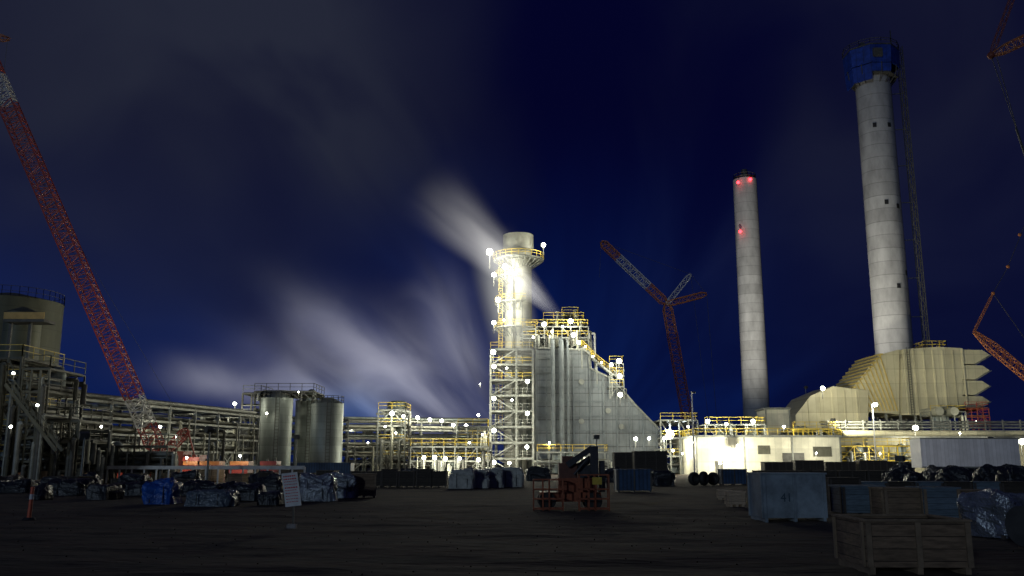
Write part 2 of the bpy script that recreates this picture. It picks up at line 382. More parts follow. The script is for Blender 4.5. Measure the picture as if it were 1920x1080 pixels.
for k in range(L):
    z=k*hh
    T.part('deck',MB().box(xa+.2,xb-.2,Y+.3,Y+6.8,z+hh+.21,z+hh+.28),dsteel)
    a,b_=(xa+1.2,xb-1.5) if k%2 else (xb-1.5,xa+1.2)
    T.part('stair_flight',MB().beam((a,Y+1.2,z+.3),(b_,Y+1.2,z+hh),.12,.35).beam((a,Y+2.2,z+.3),(b_,Y+2.2,z+hh),.12,.35),dsteel)
    T.part('handrail',MB().rail([(xa,Y,z+hh+.2),(xb,Y,z+hh+.2)],1.1,.08,1.6),yellow if k>=L-3 else steel)
for i,(xx_,r_) in enumerate(((xa+.9,.25),(xa+5.3,.3),(xa+6.6,.2),(xa+2.4,.15))): T.part('riser_pipe',MB().cyl((xx_,Y+7.6,0),(xx_,Y+7.6,zt-2-i),r_,n=8),steel)
# ---------- boiler ----------
Y=166; A=lambda px,py,YY=166:(at(px,py,YY).x,max(0,at(px,py,YY).z))
T=Thing('boiler_house','large grey steel-clad heat recovery boiler with sloping shoulder','power plant building',(A(1100,880)[0],Y+8,0))
prof=[(1005,652),(1104,656),(1106,690),(1150,712),(1190,758),(1236,805)]
pr=[A(1005,890),A(1232,890)]+[A(*p) for p in reversed(prof)]
pr[0]=(pr[0][0],0);pr[1]=(pr[1][0],0)
T.part('casing',MB().prism(pr,Y,Y+17),boilerm)
stf=mat('stiffener_steel',(.14,.16,.17),.65,.2,1,.3)
def topat(px):
    for (a,ya),(b_,yb) in zip(prof[:-1],prof[1:]):
        if a<=px<=b_: return ya+(yb-ya)*(px-a)/(b_-a)
    return 805
for px in (1006,1024,1074,1105,1130,1155,1180,1205,1231):
    x,z=A(px,topat(px)); T.part('column',MB().box(x-.13,x+.13,Y-.16,Y-.005,0,z-.1),stf)
for z in (2.6,5.2,7.8,10.4,13,15.6,18.2,20.8):
    pxr=1236
    while pxr>1010 and A(pxr,topat(pxr))[1]<z+.3: pxr-=2
    T.part('girt',MB().box(A(1006,800)[0],A(pxr,800)[0],Y-.11,Y-.003,z-.08,z+.08),stf)
for (p1,p2) in zip(prof[:-1],prof[1:]):
    a_,b_=A(*p1),A(*p2); T.part('roof_trim',MB().beam((a_[0],Y-.12,a_[1]),(b_[0],Y-.12,b_[1]),.3,.3),steel)
for px,r in ((1036,.42),(1052,.48),(1064,.25)):
    x=A(px,700)[0]; T.part('downcomer_pipe',MB().cyl((x,Y-1.2,1),(x,Y-1.2,A(px,640)[1]),r,n=14).tube([(x,Y-1.2,A(px,640)[1]),(x,Y+2,A(px,632)[1])],r*.9),stf)
for px,py in ((1090,716),(1090,790),(1140,770),(1165,800)):
    x,z=A(px,py);T.part('manway',MB().cyl((x,Y-.3,z),(x,Y-.02,z),.5,n=14),steel)
x=A(1014,700)[0]
T.part('access_door',MB().box(x-.6,x+.6,Y-.1,Y-.01,.3,2.4),dsteel)
zt=A(1050,654)[1]
for px,r,h in ((1040,1.1,1.6),(1075,1.0,1.6)):
    x=A(px,640)[0]; T.part('steam_drum',MB().cyl((x,Y+1,zt+h),(x,Y+12,zt+h),r,n=20),drm)
tx0,tx1=A(988,640)[0],A(1104,640)[0]
module('multi-level yellow-railed steel galleries with pipes on boiler roof',tx0,tx1,Y+.5,Y+9,A(1050,612)[1],2,7,zb=zt+.05,seed=3,name='roof_gallery',vessels=1,pipes=24,t=.18)
module('upper yellow-railed steel gallery over the boiler',A(1020,600)[0],A(1098,600)[0],Y+3,Y+9,A(1050,594)[1],1,4,zb=A(1050,612)[1]+.3,seed=4,name='roof_gallery',vessels=2,pipes=18,t=.16)
module('small topmost steel service platform over boiler',A(1056,590)[0],A(1088,590)[0],Y+4,Y+8,A(1060,582)[1],1,2,zb=A(1050,594)[1]+.3,seed=14,name='roof_gallery',vessels=0,pipes=3,t=.16)
module('yellow-railed side gallery hanging off the boiler corner',A(980,640)[0],A(1004,640)[0],Y-2,Y+4,A(990,620)[1],2,1,zb=A(990,655)[1],seed=15,name='roof_gallery',vessels=0,pipes=4,t=.18)
T=Thing('vent_pipe','inverted-U white vent pipe above the boiler roof','pipe',(A(1112,640)[0],Y+2,zt-6))
x=A(1108,640)[0];x2=A(1117,640)[0]
T.part('pipe',MB().tube([(x,Y+2,zt-5),(x,Y+2,A(0,622)[1]),(x2,Y+2,A(0,622)[1]),(x2,Y+2,zt-6)],.22),whitep)
for i,(px,py,h) in enumerate(((1048,576,4),(1060,580,3.5),(1083,572,4.5),(1078,578,4),(1092,590,3),(1012,604,3))):
    x,z=A(px,py+15); single('vent_stack',MB().cyl((x,Y+5,z-h+1),(x,Y+5,z+1.2),.22,.2,10).cyl((x,Y+5,z+1.2),(x,Y+5,z+1.5),.34,n=10),steel,'short steel vent pipe rising from boiler roof','vent',(x,Y+5,z-h+1),'boiler roof vents')
T=Thing('sloping_walkway','yellow-railed stair walkway descending the boiler shoulder','walkway',(A(1130,690)[0],Y,A(1130,700)[1]))
pts=[A(1090,642),A(1118,670),A(1146,692),A(1168,704)]
mb=MB();mr=MB()
for (xa_,za),(xb_,zb_) in zip(pts[:-1],pts[1:]):
    for yy in (Y-.8,Y+1): mb.beam((xa_,yy,za-.9),(xb_,yy,zb_-.9),.2,.35); mr.rail([(xa_,yy,za-.8),(xb_,yy,zb_-.8)],1.2,.1,1.2)
    mb.beam((xa_,Y-.8,za-.9),(xa_,Y-.8,za-5),.2)
T.part('stringer',mb,steel);T.part('handrail',mr,yellow)
module('lit steel landing tower beside the boiler shoulder',A(1142,700)[0],A(1168,700)[0],Y-.9,Y+3,A(1150,682)[1],3,2,zb=A(1150,748)[1],seed=9,name='landing_tower',vessels=0,pipes=2,t=.16)
module('low steel frame with pipes beside boiler outlet',A(1232,800)[0],A(1300,800)[0],Y-4,Y+6,A(1250,790)[1],3,4,seed=11,pipes=14,vessels=2)
module('pipe manifold frame at the foot of the boiler',A(1005,850)[0],A(1130,850)[0],Y-9,Y-4,A(1050,862)[1]+1.2,1,6,seed=12,pipes=14,vessels=2,t=.2)
# ---------- pipe racks ----------
def rack(label,a,b,H,wd=6,lev=3,bay=6,seed=1,npipe=4):
    a=Vector((a[0],a[1],0));b=Vector((b[0],b[1],0));R=random.Random(seed)
    T=Thing('pipe_rack',label,'pipe rack',(a+b)/2,'pipe racks'); d=(b-a);n=max(1,int(d.length/bay));d_=d.normalized();p=Vector((-d_.y,d_.x,0))*wd
    U=Vector((0,0,1));mb=MB();sp_=.8/lev
    for i in range(n+1):
        c=a+d*i/n
        for q in (c,c+p): mb.beam(q,q+U*H,.26)
        for k in range(lev): z=H*(1-sp_*k); mb.beam(c+U*z,c+p+U*z,.25,.3)
        if i<n and i%3==0:
            e=a+d*(i+1)/n; mb.beam(c,e+U*H*.5,.16);mb.beam(e,c+U*H*.5,.16)
    for k in range(lev+1):
        z=H*(1-sp_*k)-.1
        for q in (0,1): mb.beam(a+p*q+U*z,b+p*q+U*z,.2,.26)
    T.part('frame',mb,steel)
    for k in range(lev):
        z=H*(1-sp_*k)
        for j in range(npipe):
            r=R.uniform(.1,.3); o=p*((j+.5)/npipe)
            T.part('pipe',MB().cyl(a+o+U*(z+.2+r),b+o+U*(z+.2+r),r,n=10),R.choice([steel,drm,dsteel,dsteel,ds2,silom]))
    for i in range(2*n):
        c=a+d*(i+R.uniform(.2,.8))/(2*n); z=R.uniform(H*.3,H*.9)
        T.part('drop_pipe',MB().tube([c-p*.05,c-p*.05+U*z,c+p*.5+U*z],R.uniform(.08,.22),n=8),R.choice([steel,dsteel,drm]))
    return T
rack('long galvanised pipe rack carrying several levels of pipes',(gx(60,92),92),(gx(480,135),135),8.8,7,4,5.5,seed=2,npipe=5)
rack('second pipe rack standing behind the first one',(gx(90,125),125),(gx(480,160),160),9.8,7,5,6,seed=12,npipe=4)
rack('lit galvanised pipe rack running toward the boiler',(gx(650,165),165),(gx(920,175),175),at(800,790,170).z,7,5,5.5,seed=5,npipe=5)
rack('distant pipe rack behind the silos',(gx(380,190),190),(gx(900,200),200),11,7,5,7,seed=6,npipe=4)
rack('low pipe rack beside the boiler outlet',(gx(1130,185),185),(gx(1310,190),190),at(1200,795,188).z,6,4,6,seed=8)
module('open steel pipe bridge tower with lamps',at(712,800,160).x,at(762,800,160).x,158,166,at(730,770,160).z,4,2,seed=21,pipes=12,vessels=1)
module('dim steel process frame beside pipe rack',at(648,800,175).x,at(712,800,175).x,176,186,at(680,797,175).z,4,4,seed=22,pipes=14,vessels=1,rm=steel)
module('steel process frame with drop pipes next to silos',at(360,800,150).x,at(450,800,150).x,150,160,at(400,782,150).z,4,4,seed=23,pipes=18,vessels=2,rm=steel)
module('tall steel access frame against the silos',at(452,800,143).x,at(486,800,143).x,143,150,at(460,738,143).z,4,2,seed=24,pipes=8,vessels=0,fm=dsteel,rm=steel)
module('galvanised low pipe frame with yellow rails',at(770,850,150).x,at(915,850,150).x,150,155,at(800,838,150).z,2,7,seed=25,pipes=18,vessels=3,t=.18)
module('packed brightly lit pipe cluster beside stair tower',at(858,850,156).x,at(914,850,156).x,156,163,at(880,800,156).z,4,3,seed=27,pipes=20,vessels=3,t=.18)
module('packed lit valve and pipe frame',at(770,850,160).x,at(850,850,160).x,157,163,at(880,818,158).z,3,5,seed=28,pipes=18,vessels=2,t=.16,rm=steel)
module('low manifold frame with pipes under the long rack',at(150,850,96).x,at(330,850,96).x,93.5,96,3.6,2,6,seed=26,pipes=18,vessels=4,t=.14,rm=steel,fm=ds2)
q=at(745,770,180); single('storage_vessel',MB().cyl((q.x,180,0),(q.x,180,at(745,756,180).z),2,n=24).cyl((q.x,180,at(745,756,180).z),(q.x,180,at(745,752,180).z),2,1.2,24),silom,'beige cylindrical vessel behind the pipe rack','vessel',(q.x,180,0))
# ---------- silos ----------
def silo(label,px0,px1,pt,Y,roofh=.9):
    r=(px1-px0)/2/F*Y; c=at((px0+px1)/2,800,Y+r); zt=at(px0,pt,Y).z
    T=Thing('silo',label,'silo',(c.x,Y+r,0),'grey silos')
    cy=Y+r
    T.part('wall',MB().cyl((c.x,cy,0),(c.x,cy,zt),r,n=40),silom)
    T.part('roof',MB().cyl((c.x,cy,zt+.01),(c.x,cy,zt+roofh),r+.1,r*.3,40),silom)
    T.part('handrail',MB().rail([(c.x+math.cos(a*math.pi/9)*r,cy+math.sin(a*math.pi/9)*r,zt) for a in range(19)],1.1,.07,3),dsteel)
    mb=MB(); 
    for s_ in (-.3,.3): mb.beam((c.x+s_+r*.3,cy-r*1.03,0),(c.x+s_+r*.3,cy-r*1.03,zt+1),.07)
    for k in range(int(zt/.5)): mb.beam((c.x-.3+r*.3,cy-r*1.03,k*.5),(c.x+.3+r*.3,cy-r*1.03,k*.5),.05)
    T.part('ladder',mb,dsteel)
silo('grey ribbed steel silo with conical roof',488,547,745,140); silo('grey ribbed steel silo touching its neighbour',583,643,755,138); silo('shadowed grey silo set back between others',553,600,752,150)
module('dark steel walkway frame across silo tops',at(490,740,146).x,at(598,740,146).x,142,150,at(540,738,146).z,1,5,zb=at(540,755,146).z,seed=31,pipes=8,vessels=1,fm=dsteel,rm=dsteel,t=.2)
# ---------- big tank left ----------
r=6.3;Yc=119; c=at(8,700,Yc)
T=Thing('storage_tank','huge olive-grey cylindrical steel tank with roof railing','tank',(c.x,Yc,0))
zt=at(60,552,Yc-r).z
T.part('wall',MB().cyl((c.x,Yc,0),(c.x,Yc,zt),r,n=64),tankm)
T.part('roof',MB().cyl((c.x,Yc,zt+.01),(c.x,Yc,zt+1.2),r+.1,r*.2,64),tankm)
T.part('handrail',MB().rail([(c.x+math.cos(a*math.pi/20)*r,Yc+math.sin(a*math.pi/20)*r,zt) for a in range(41)],1.3,.05,3),dsteel)
T=Thing('day_tank','smaller olive steel tank in front of larger tank','tank',(at(38,700,104).x,104,0))
xx=at(38,650,104).x; z1=at(40,588,104).z
T.part('wall',MB().cyl((xx,104,0),(xx,104,z1),2.0,n=32),tankm); T.part('roof',MB().cyl((xx,104,z1+.01),(xx,104,z1+.7),2.05,.4,32),tankm)
x0=at(8,590,99).x;x1=at(84,590,99).x;z=at(40,598,99).z
T=Thing('tank_gallery','cream-railed steel gallery bridging the tanks','gallery',((x0+x1)/2,99,0))
T.part('deck',MB().box(x0,x1,99,101.5,z-.3,z),dsteel)
T.part('edge_panel',MB().box(x0,x1,98.9,98.98,z,z+.75),mat('gallery_panel',(.6,.40,.12),.6,0,1,.3));T.part('post',MB().beam((x0+.3,100,0),(x0+.3,100,z-.3),.3),dsteel);T.part('post',MB().beam((x1-2,100,0),(x1-2,100,z-.3),.3),dsteel)
module('multi-level steel platform with yellow rails and stairs',at(-60,700,85).x,at(38,700,85).x,85,93,at(20,672,85).z,5,4,seed=41,pipes=28,vessels=4,fm=ds2,rm=yellow,t=.17)
module('stepped steel platform with pipes and pale handrails',at(38,750,84).x,at(88,750,84).x,84,91,at(60,692,84).z,5,3,seed=42,pipes=22,vessels=2,fm=ds2,rm=ds2,t=.15)
module('low steel pipe platform below tank',at(84,780,86).x,at(150,780,86).x,86,93,at(100,790,86).z,3,4,seed=43,pipes=18,vessels=3,fm=ds2,rm=ds2,t=.15)
T=Thing('access_stair','long galvanised access stair down from tank platform','stair',(at(60,780,83).x,83,0))
a=at(10,720,83);b=at(105,845,83)
T.part('stringer',MB().beam(a,b,.12,.3),ds2);T.part('stringer',MB().beam(a+Vector((0,1.2,0)),b+Vector((0,1.2,0)),.12,.3),ds2)
T.part('handrail',MB().rail([a,b],1.2,.05,1.2),ds2)
# ---------- cranes ----------
def boomseg(T,name,p,q,t0,t1,w,m,n,tap0=1,tap1=1,t=.17):
    p=Vector(p);q=Vector(q)
    return T.part(name,MB().lattice(p+(q-p)*t0,p+(q-p)*t1,w,n,t,tap0,tap1),m)
Y=105
p=at(296,846,Y); q=at(-70,0,Y-6)
T=Thing('crawler_crane','red lattice-boom crawler crane with white boom sections','crane',(p.x+3,Y,0))
boomseg(T,'boom_foot',p,q,0,.055,1.6,redp,4,.3,1,.14)
boomseg(T,'boom_section',p,q,.056,.115,1.65,whitep,5,t=.14); boomseg(T,'boom_section',p,q,.116,.765,1.7,redp,52,t=.14)
boomseg(T,'boom_section',p,q,.766,.83,1.7,whitep,6,t=.14); boomseg(T,'boom_section',p,q,.831,1,1.7,redp,14,t=.14)
X=p.x
T.part('upper_body',MB().box(X-1,X+3.6,Y-1.6,Y+1.6,1.3,2.6).box(X+1.6,X+3.4,Y-1.4,Y+1.4,2.61,3.3),redp)
T.part('cab',MB().box(X-2.0,X-1.02,Y-2.2,Y-1.0,1.3,3.1),redp)
T.part('cab_window',MB().box(X-1.9,X-1.1,Y-2.24,Y-2.21,2.1,2.9),darkop)
T.part('counterweight',MB().box(X+3.7,X+5.0,Y-1.9,Y+1.9,1.3,2.9),redp)
for s_ in (-1,1):
    mb=MB()
    for (xx,zz_) in ((X-2.4,.5),(X+4,.5)): mb.cyl((xx,Y+s_*2.6-.4,zz_),(xx,Y+s_*2.6+.4,zz_),.5,n=16)
    mb.box(X-2.4,X+4,Y+s_*2.6-.4,Y+s_*2.6+.4,.02,1.0); T.part('crawler_track',mb,dsteel)
g1=at(352,805,Y);
T.part('gantry_mast',MB().lattice((X+.6,Y,2.7),g1,.9,8,.12,.4,.5).beam(g1,(X+4.2,Y,2.9),.15),redp)
T.part('pendant_cable',MB().beam(g1,p+(q-p)*.6,.03),dsteel)
T=Thing('crane_jib','orange crane jib tip with hanging hoist cable','crane',(at(-60,60,95)))
T.part('jib',MB().lattice(at(-90,60,95),at(18,73,95),.6,8,.08,1,.4),orangep);T.part('hoist_cable',MB().beam(at(14,75,95),at(14,90,95)-Vector((0,0,30)),.03),dsteel)
# centre luffing crane
Y=300
T=Thing('luffing_crane','tall luffing lattice crane with Y-shaped jib and struts','crane',(at(1300,850,Y).x,Y,0))
base=at(1306,868,Y);base.z=0;h=at(1250,570,Y)
dred=mat('rust_red_paint',(.24,.06,.03),.6,0,1.5,.4)
boomseg(T,'tower_boom',base,h,0,.82,3.0,dred,24,t=.26); boomseg(T,'tower_head',base,h,.82,1.0,2.8,orangep,5,1,.5,.26)
j=at(1127,453,Y)
boomseg(T,'luffing_jib',h,j,0,.28,2.4,orangep,5,.3,1,.26);boomseg(T,'luffing_jib',h,j,.281,.74,2.4,whitep,9,t=.26);boomseg(T,'luffing_jib',h,j,.741,1,2.3,orangep,6,1,.3,.26)
k1=at(1295,514,Y);k2=at(1325,551,Y)
boomseg(T,'strut',h,k1,0,1,1.5,whitep,8,.6,.3,.25);boomseg(T,'strut',h,k2,0,1,1.8,orangep,8,.6,.3,.25)
for u,v,ww in ((j,k1,.08),(k1,k2,.08),(k2,at(1345,800,Y),.1),(k1,at(1330,800,Y),.08)): T.part('pendant_cable',MB().beam(u,v,ww),dsteel)
T.part('hoist_cable',MB().beam(j,at(1124,520,Y),.08),dsteel)
T.part('crawler_base',MB().box(base.x-4,base.x+12,Y-4,Y+4,1.2,4.5).box(base.x-5,base.x+8,Y-5,Y-3.5,0,1.6).box(base.x-5,base.x+8,Y+3.5,Y+5,0,1.6),orangep)
# right cranes
Y=150
T=Thing('lattice_crane','orange lattice crane boom with strut and pendant cables','crane',(at(2040,868,Y).x,Y,0))
f=at(2110,868,Y); f.z=3
a=at(1826,622,Y)
T.part('boom',MB().lattice(f,a,1.35,44,.11,.4,.3),orangep)
s1=at(1862,550,Y)
T.part('strut',MB().lattice(a,s1,.3,8,.05,.8,.5),orangep)
for u in (s1,at(1890,500,Y),at(1912,440,Y)): T.part('pulley_block',MB().sphere(u,.3),orangep)
for u,v in ((s1,at(1890,500,Y)),(at(1890,500,Y),at(1930,400,Y)),(s1,at(1925,640,Y))): T.part('pendant_cable',MB().beam(u,v,.07),dsteel)
T.part('crawler_base',MB().box(f.x-3,f.x+6,Y-3,Y+3,.9,3.6).box(f.x-4,f.x+5,Y-4,Y-2.8,0,1.3).box(f.x-4,f.x+5,Y+2.8,Y+4,0,1.3),orangep)
Y=80
T=Thing('lattice_crane','orange lattice jib head with hanging hoist cables','crane',(at(2060,868,Y).x,Y,0))
n0_=at(1858,104,Y)
T.part('jib',MB().lattice(at(2080,0,Y),n0_,.8,18,.08,.8,.35),orangep)
T.part('strut',MB().lattice(n0_,at(1915,-50,Y),.4,8,.05,.5,1),dred)
T.part('mast',MB().lattice((at(2080,868,Y).x,Y,0),at(2080,0,Y),1.5,30,.12),dred)
for u,v,ww in ((n0_,at(1905,240,Y),.05),(n0_+Vector((.5,0,0)),at(1912,260,Y),.05),(at(1905,240,Y),at(1935,330,Y),.15)): T.part('hoist_cable',MB().beam(u,v,ww),dsteel)
T.part('hook_block',MB().sphere(n0_,.35),dred)
# ---------- right buildings ----------
def building(name,label,x0,x1,y0,y1,h,m,rail=True,doors=(),zb=0,vents=()):
    T=Thing(name,label,'industrial building',((x0+x1)/2,(y0+y1)/2,zb))
    T.part('wall',MB().box(x0,x1,y0,y1,zb,h),m)
    T.part('roof',MB().box(x0-.3,x1+.3,y0-.3,y1+.3,h+.003,h+.35),steel)
    if rail: T.part('handrail',MB().rail([(x0,y0,h+.35),(x1,y0,h+.35)],1.1,.09,1.6).rail([(x0,y0,h+.35),(x0,y1,h+.35)],1.1,.09,1.6),yellow)
    for a,b_,hh_ in doors: T.part('door',MB().box(a,b_,y0-.12,y0-.02,.05,hh_),dsteel)
    for a,b_,z0_,z1_ in vents: T.part('wall_louvre',MB().box(a,b_,y0-.1,y0-.02,z0_,z1_),ds2)
    k=max(1,int((x1-x0)/6))
    for i in range(k+1): xx=x0+(x1-x0)*i/k; T.part('wall_column',MB().box(xx-.12,xx+.12,y0-.2,y0-.004,zb,h-.01),steel)
    return T
Y=150
bx0,bx1=at(1306,850,Y).x,at(1576,850,Y).x; bh=at(1400,820,Y).z
building('turbine_hall','low white clad turbine building with yellow roof railing',bx0,bx1,Y,Y+22,bh,whitec,doors=[(bx0+3,bx0+4.2,2.3),(bx0+14,bx0+17.5,3.6)],vents=[(bx0+10,bx0+12,3.4,4.8),(bx0+19,bx0+22,3.0,4.6)])
bx2=at(1990,850,160).x
hs_=at(1700,822,158).z
building('turbine_hall','long cream clad service building with rooftop pipes',bx1+.6,bx2,158,185,hs_,cream,rail=False,doors=[(bx1+4,bx1+9,hs_-1.2),(bx1+11,bx1+13.5,3.4)],vents=[(bx1+15,bx1+22,2.4,4.6)])
T=Thing('roof_duct','long pale round duct and pipes along the building roof','duct',((bx1+bx2)/2,160,hs_))
zz=at(1700,812,158).z
T.part('duct',MB().cyl((bx1+1,160,zz),(bx2,160,zz),.55,n=16),cream)
for k,dz in enumerate((1.3,2.0,2.6)): T.part('pipe',MB().cyl((bx1+1,161+k*.6,zz+dz*.8),(bx2,161+k*.6,zz+dz*.8),.18,n=8),steel)
for i in range(14):
    xx=bx1+2+(bx2-bx1-2)*i/13; T.part('support',MB().beam((xx,160.8,zz-1),(xx,160.8,zz+2.4),.2),steel)
module('yellow steel pipe frame in front of service building',bx1+1,bx1+13,153,156.5,hs_-1.4,2,5,seed=71,fm=yellow,rm=yellow,pipes=10,vessels=2,t=.16)
building('switchroom','small white rooftop equipment cabin',at(1436,780,165).x,at(1480,780,165).x,165,171,at(1450,768,165).z,whitec,rail=False,zb=bh+.36)
module('low roof steelwork with yellow railing and machinery',at(1320,800,158).x,at(1432,800,158).x,157,166,at(1370,797,158).z,1,6,zb=bh+.36,seed=51,pipes=14,vessels=4,t=.18)
module('yellow-railed roof walkway with pipes',at(1484,800,158).x,at(1572,800,158).x,157,164,at(1500,806,158).z,1,5,zb=bh+.36,seed=52,pipes=8,vessels=2,fm=yellow,t=.18)
# inlet duct and filter house
Y=200
def PP(l,YY=200): return [(at(px,py,YY).x,at(px,py,YY).z) for px,py in l]
T=Thing('duct_house','cream faceted gas turbine inlet duct enclosure','industrial building',(at(1560,800,Y).x,Y+6,0))
T.part('casing',MB().prism(PP([(1492,812),(1628,812),(1628,732),(1562,724),(1520,742),(1492,778)]),Y,Y+14),cream)
T.part('plinth',MB().box(at(1492,812,Y).x,at(1628,812,Y).x,Y+.5,Y+13,0,at(1500,812,Y).z-.01),steel)
for px in (1515,1537,1560,1582,1605):
    py={1515:748,1537:738,1560:728,1582:729,1605:731}[px]
    q=at(px,py,Y); T.part('stiffener',MB().box(q.x-.1,q.x+.1,Y-.25,Y-.004,at(px,810,Y).z,q.z-.3),cream)
T=Thing('filter_house','large cream air inlet filter house with louvred hoods','industrial building',(at(1730,800,Y).x,Y+8,0))
T.part('transition_duct',MB().prism(PP([(1630,772),(1690,776),(1690,654),(1652,664),(1602,726),(1630,738)]),Y+1,Y+15),cream)
for k in range(9):
    mb=MB();u=k/8; a_=at(1602+50*u,726-62*u,Y); mb.box(a_.x-.15,a_.x+.5,Y+.2,Y+15.3,a_.z-.15,a_.z+.2)
    b_=at(1632+(1686-1632)*u,770,Y); mb.beam((a_.x,Y+.85,a_.z),(b_.x,Y+.85,b_.z),.22)
    T.part('rib',mb,ribm)
T.part('filter_box',MB().prism(PP([(1692,778),(1805,780),(1805,653),(1760,650),(1692,655)]),Y,Y+18),cream)
for i in range(4):
    y0=656+i*29
    T.part('weather_hood',MB().prism(PP([(1806,y0+26),(1829,y0+26),(1857,y0+9),(1843,y0),(1806,y0-1)]),Y+.3,Y+17.7),cream)
    T.part('hood_edge',MB().prism(PP([(1829,y0+27.5),(1831,y0+28),(1860,y0+10),(1857,y0+9.3),(1829,y0+26.3)]),Y+.1,Y+17.9),steel)
for px in (1694,1712,1730,1748,1766,1785,1803):
    q=at(px,655,Y); T.part('stiffener',MB().box(q.x-.12,q.x+.12,Y-.3,Y-.004,at(px,777,Y).z,q.z-.2),cream)
for px in (1640,1665,1692,1720,1750,1780,1803):
    for yy in (Y+1.2,Y+14): q=at(px,775,Y); T.part('support_leg',MB().beam((q.x,yy,0),(q.x,yy,q.z-.05),.45),steel)
q=at(1700,660,Y);lad=MB()
for s_ in (-.3,.3): lad.beam((q.x+s_,Y-.6,at(0,778,Y).z),(q.x+s_,Y-.6,q.z+1),.1)
for k in range(26): z=at(0,778,Y).z+k*.55; lad.beam((q.x-.3,Y-.6,z),(q.x+.3,Y-.6,z),.07)
T.part('ladder',lad,dsteel)
q=at(1735,652,Y);q2=at(1775,652,Y)
T.part('handrail',MB().rail([(q.x,Y,q.z),(q2.x,Y,q.z),(q2.x,Y+6,q.z),(q.x,Y+6,q.z),(q.x,Y,q.z)],1.5,.12,1.3),yellow)
module('red and steel scaffold beneath the filter house hoods',at(1812,790,195).x,at(1856,790,195).x,195,200,at(1830,765,195).z,4,4,zb=at(1830,806,195).z-2,seed=61,fm=dred,rm=redp,vessels=0,pipes=2,t=.16,name='scaffold')
module('yellow machinery platform under the filter house',at(1745,770,194).x,at(1810,770,194).x,194,199,at(1780,772,194).z,1,3,zb=at(1780,800,194).z-3,seed=62,vessels=3,pipes=5,t=.2)
T=Thing('exhaust_duct','pair of round pale ducts beneath the filter house','duct',(at(1770,770,193).x,193,10))
for px in (1762,1790): q=at(px,771,192); T.part('duct',MB().cyl((q.x,192,q.z),(q.x,199.9,q.z),.9,n=24),drm)
def post(px,pt,Y,label,power,light=True):
    q=at(px,pt,Y); T=Thing('lamp_post',label,'lamp post',(q.x,Y,0),'lamp posts')
    T.part('pole',MB().cyl((q.x,Y,0),(q.x,Y,q.z),.14,.09,10),whitep); T.part('arm',MB().beam((q.x,Y,q.z),(q.x,Y-1,q.z+.1),.1),steel)
    T.part('lamp_head',MB().box(q.x-.3,q.x+.3,Y-1.6,Y-1,q.z,q.z+.2),dsteel)
    if light:
        T.part('lens',MB().sphere((q.x,Y-1.3,q.z-.2),.28),lampm)
        L=bpy.data.lights.new('bulb','POINT');L.energy=power*LP;L.color=(1,.97,.8);L.shadow_soft_size=.3
        o=link(bpy.data.objects.new('bulb',L));o.parent=T.o;o.location=(0,-1.3,q.z-.9)
post(1635,757,140,'tall white lamp post with glowing head',3000);post(1297,738,140,'tall pale unlit lamp post beside white building',0,False)
# trailer
Y=100
x0,x1=at(1727,850,Y).x,at(1912,850,Y).x; zt=at(1800,823,Y).z
T=Thing('semi_trailer','long white ribbed box semi-trailer parked by yard','trailer',((x0+x1)/2,Y+1,0))
T.part('box_body',MB().box(x0,x1,Y,Y+2.6,1.5,zt),mat('trailer_white',(.7,.7,.72),.5,0,1,.15,.05,lines=[(0,.4,.8)],linew=.12))
T.part('top_rail',MB().box(x0-.03,x1+.03,Y-.04,Y+2.64,zt+.002,zt+.12),steel);T.part('side_rail',MB().box(x0-.03,x1+.03,Y-.04,Y-.003,1.45,1.62),steel)
for xx in (x1-1.2,x1-2.5,x1-3.8): T.part('wheel',MB().cyl((xx,Y+.1,.5),(xx,Y+.5,.5),.5,n=18),black);T.part('wheel',MB().cyl((xx,Y+2.1,.5),(xx,Y+2.5,.5),.5,n=18),black)
for yy in (.4,2.2): T.part('landing_leg',MB().beam((x0+2.5,Y+yy,0),(x0+2.5,Y+yy,1.5),.15),steel)
# ---------- plant lamps ----------
for px,py,YY,pw,sc in [(918,472,171,2500,2.2),(1019,459,175,1500,1.5),(947,500,173,5500,1.8),(926,515,172,2500,1.5),(934,562,173,7000,1.7),(926,605,173,3500,1.4),
  (925,660,158,2000,1.5),(926,687,158,1300,1.2),(989,715,158,1300,1.2),(926,747,158,1600,1.2),(989,775,158,1200,1.2),(926,807,158,1500,1.3),(988,838,158,1200,1.1),(926,867,158,1500,1.2),
  (1020,608,164,2500,1.4),(1070,602,166,3000,1.5),(1075,628,163,2000,1.4),(1085,642,162,1300,1.2),(1161,677,163,1700,1.6),(1162,705,163,900,1.4),(1163,740,163,800,1.4),(1146,684,163,800,1.1),
  (1192,823,158,1800,1.1),(1217,822,158,1000,.9),(1250,820,158,2300,1.1),
  (735,775,157,1900,1.3),(757,780,164,1600,1.1),(783,783,166,1500,1.1),(806,787,167,1500,1.1),(828,789,168,1500,1.),(850,797,168,1500,1.),(874,798,169,1400,1.),(897,778,169,600,.8),
  (795,858,148,1500,1.),(815,858,148,1800,1.1),(835,860,148,1200,1.),(862,860,148,1200,.9),(897,862,148,2000,1.),(955,868,155,1500,.9),
  (440,757,141,1200,.8),(412,776,148,600,.7),(428,776,148,500,.7),
  (1543,728,196,2500,1.5),(1327,790,156,1500,1.2),(1412,790,156,2200,1.2),(1362,795,156,1000,.9),(1717,802,155,3500,1.5),(1917,828,152,2500,1.6),
  (1385,838,146,12000,1.3),(1350,868,146,1800,.8),(1470,800,156,1500,.7)]:
    lamp(at(px,py,YY),pw,sc=sc)
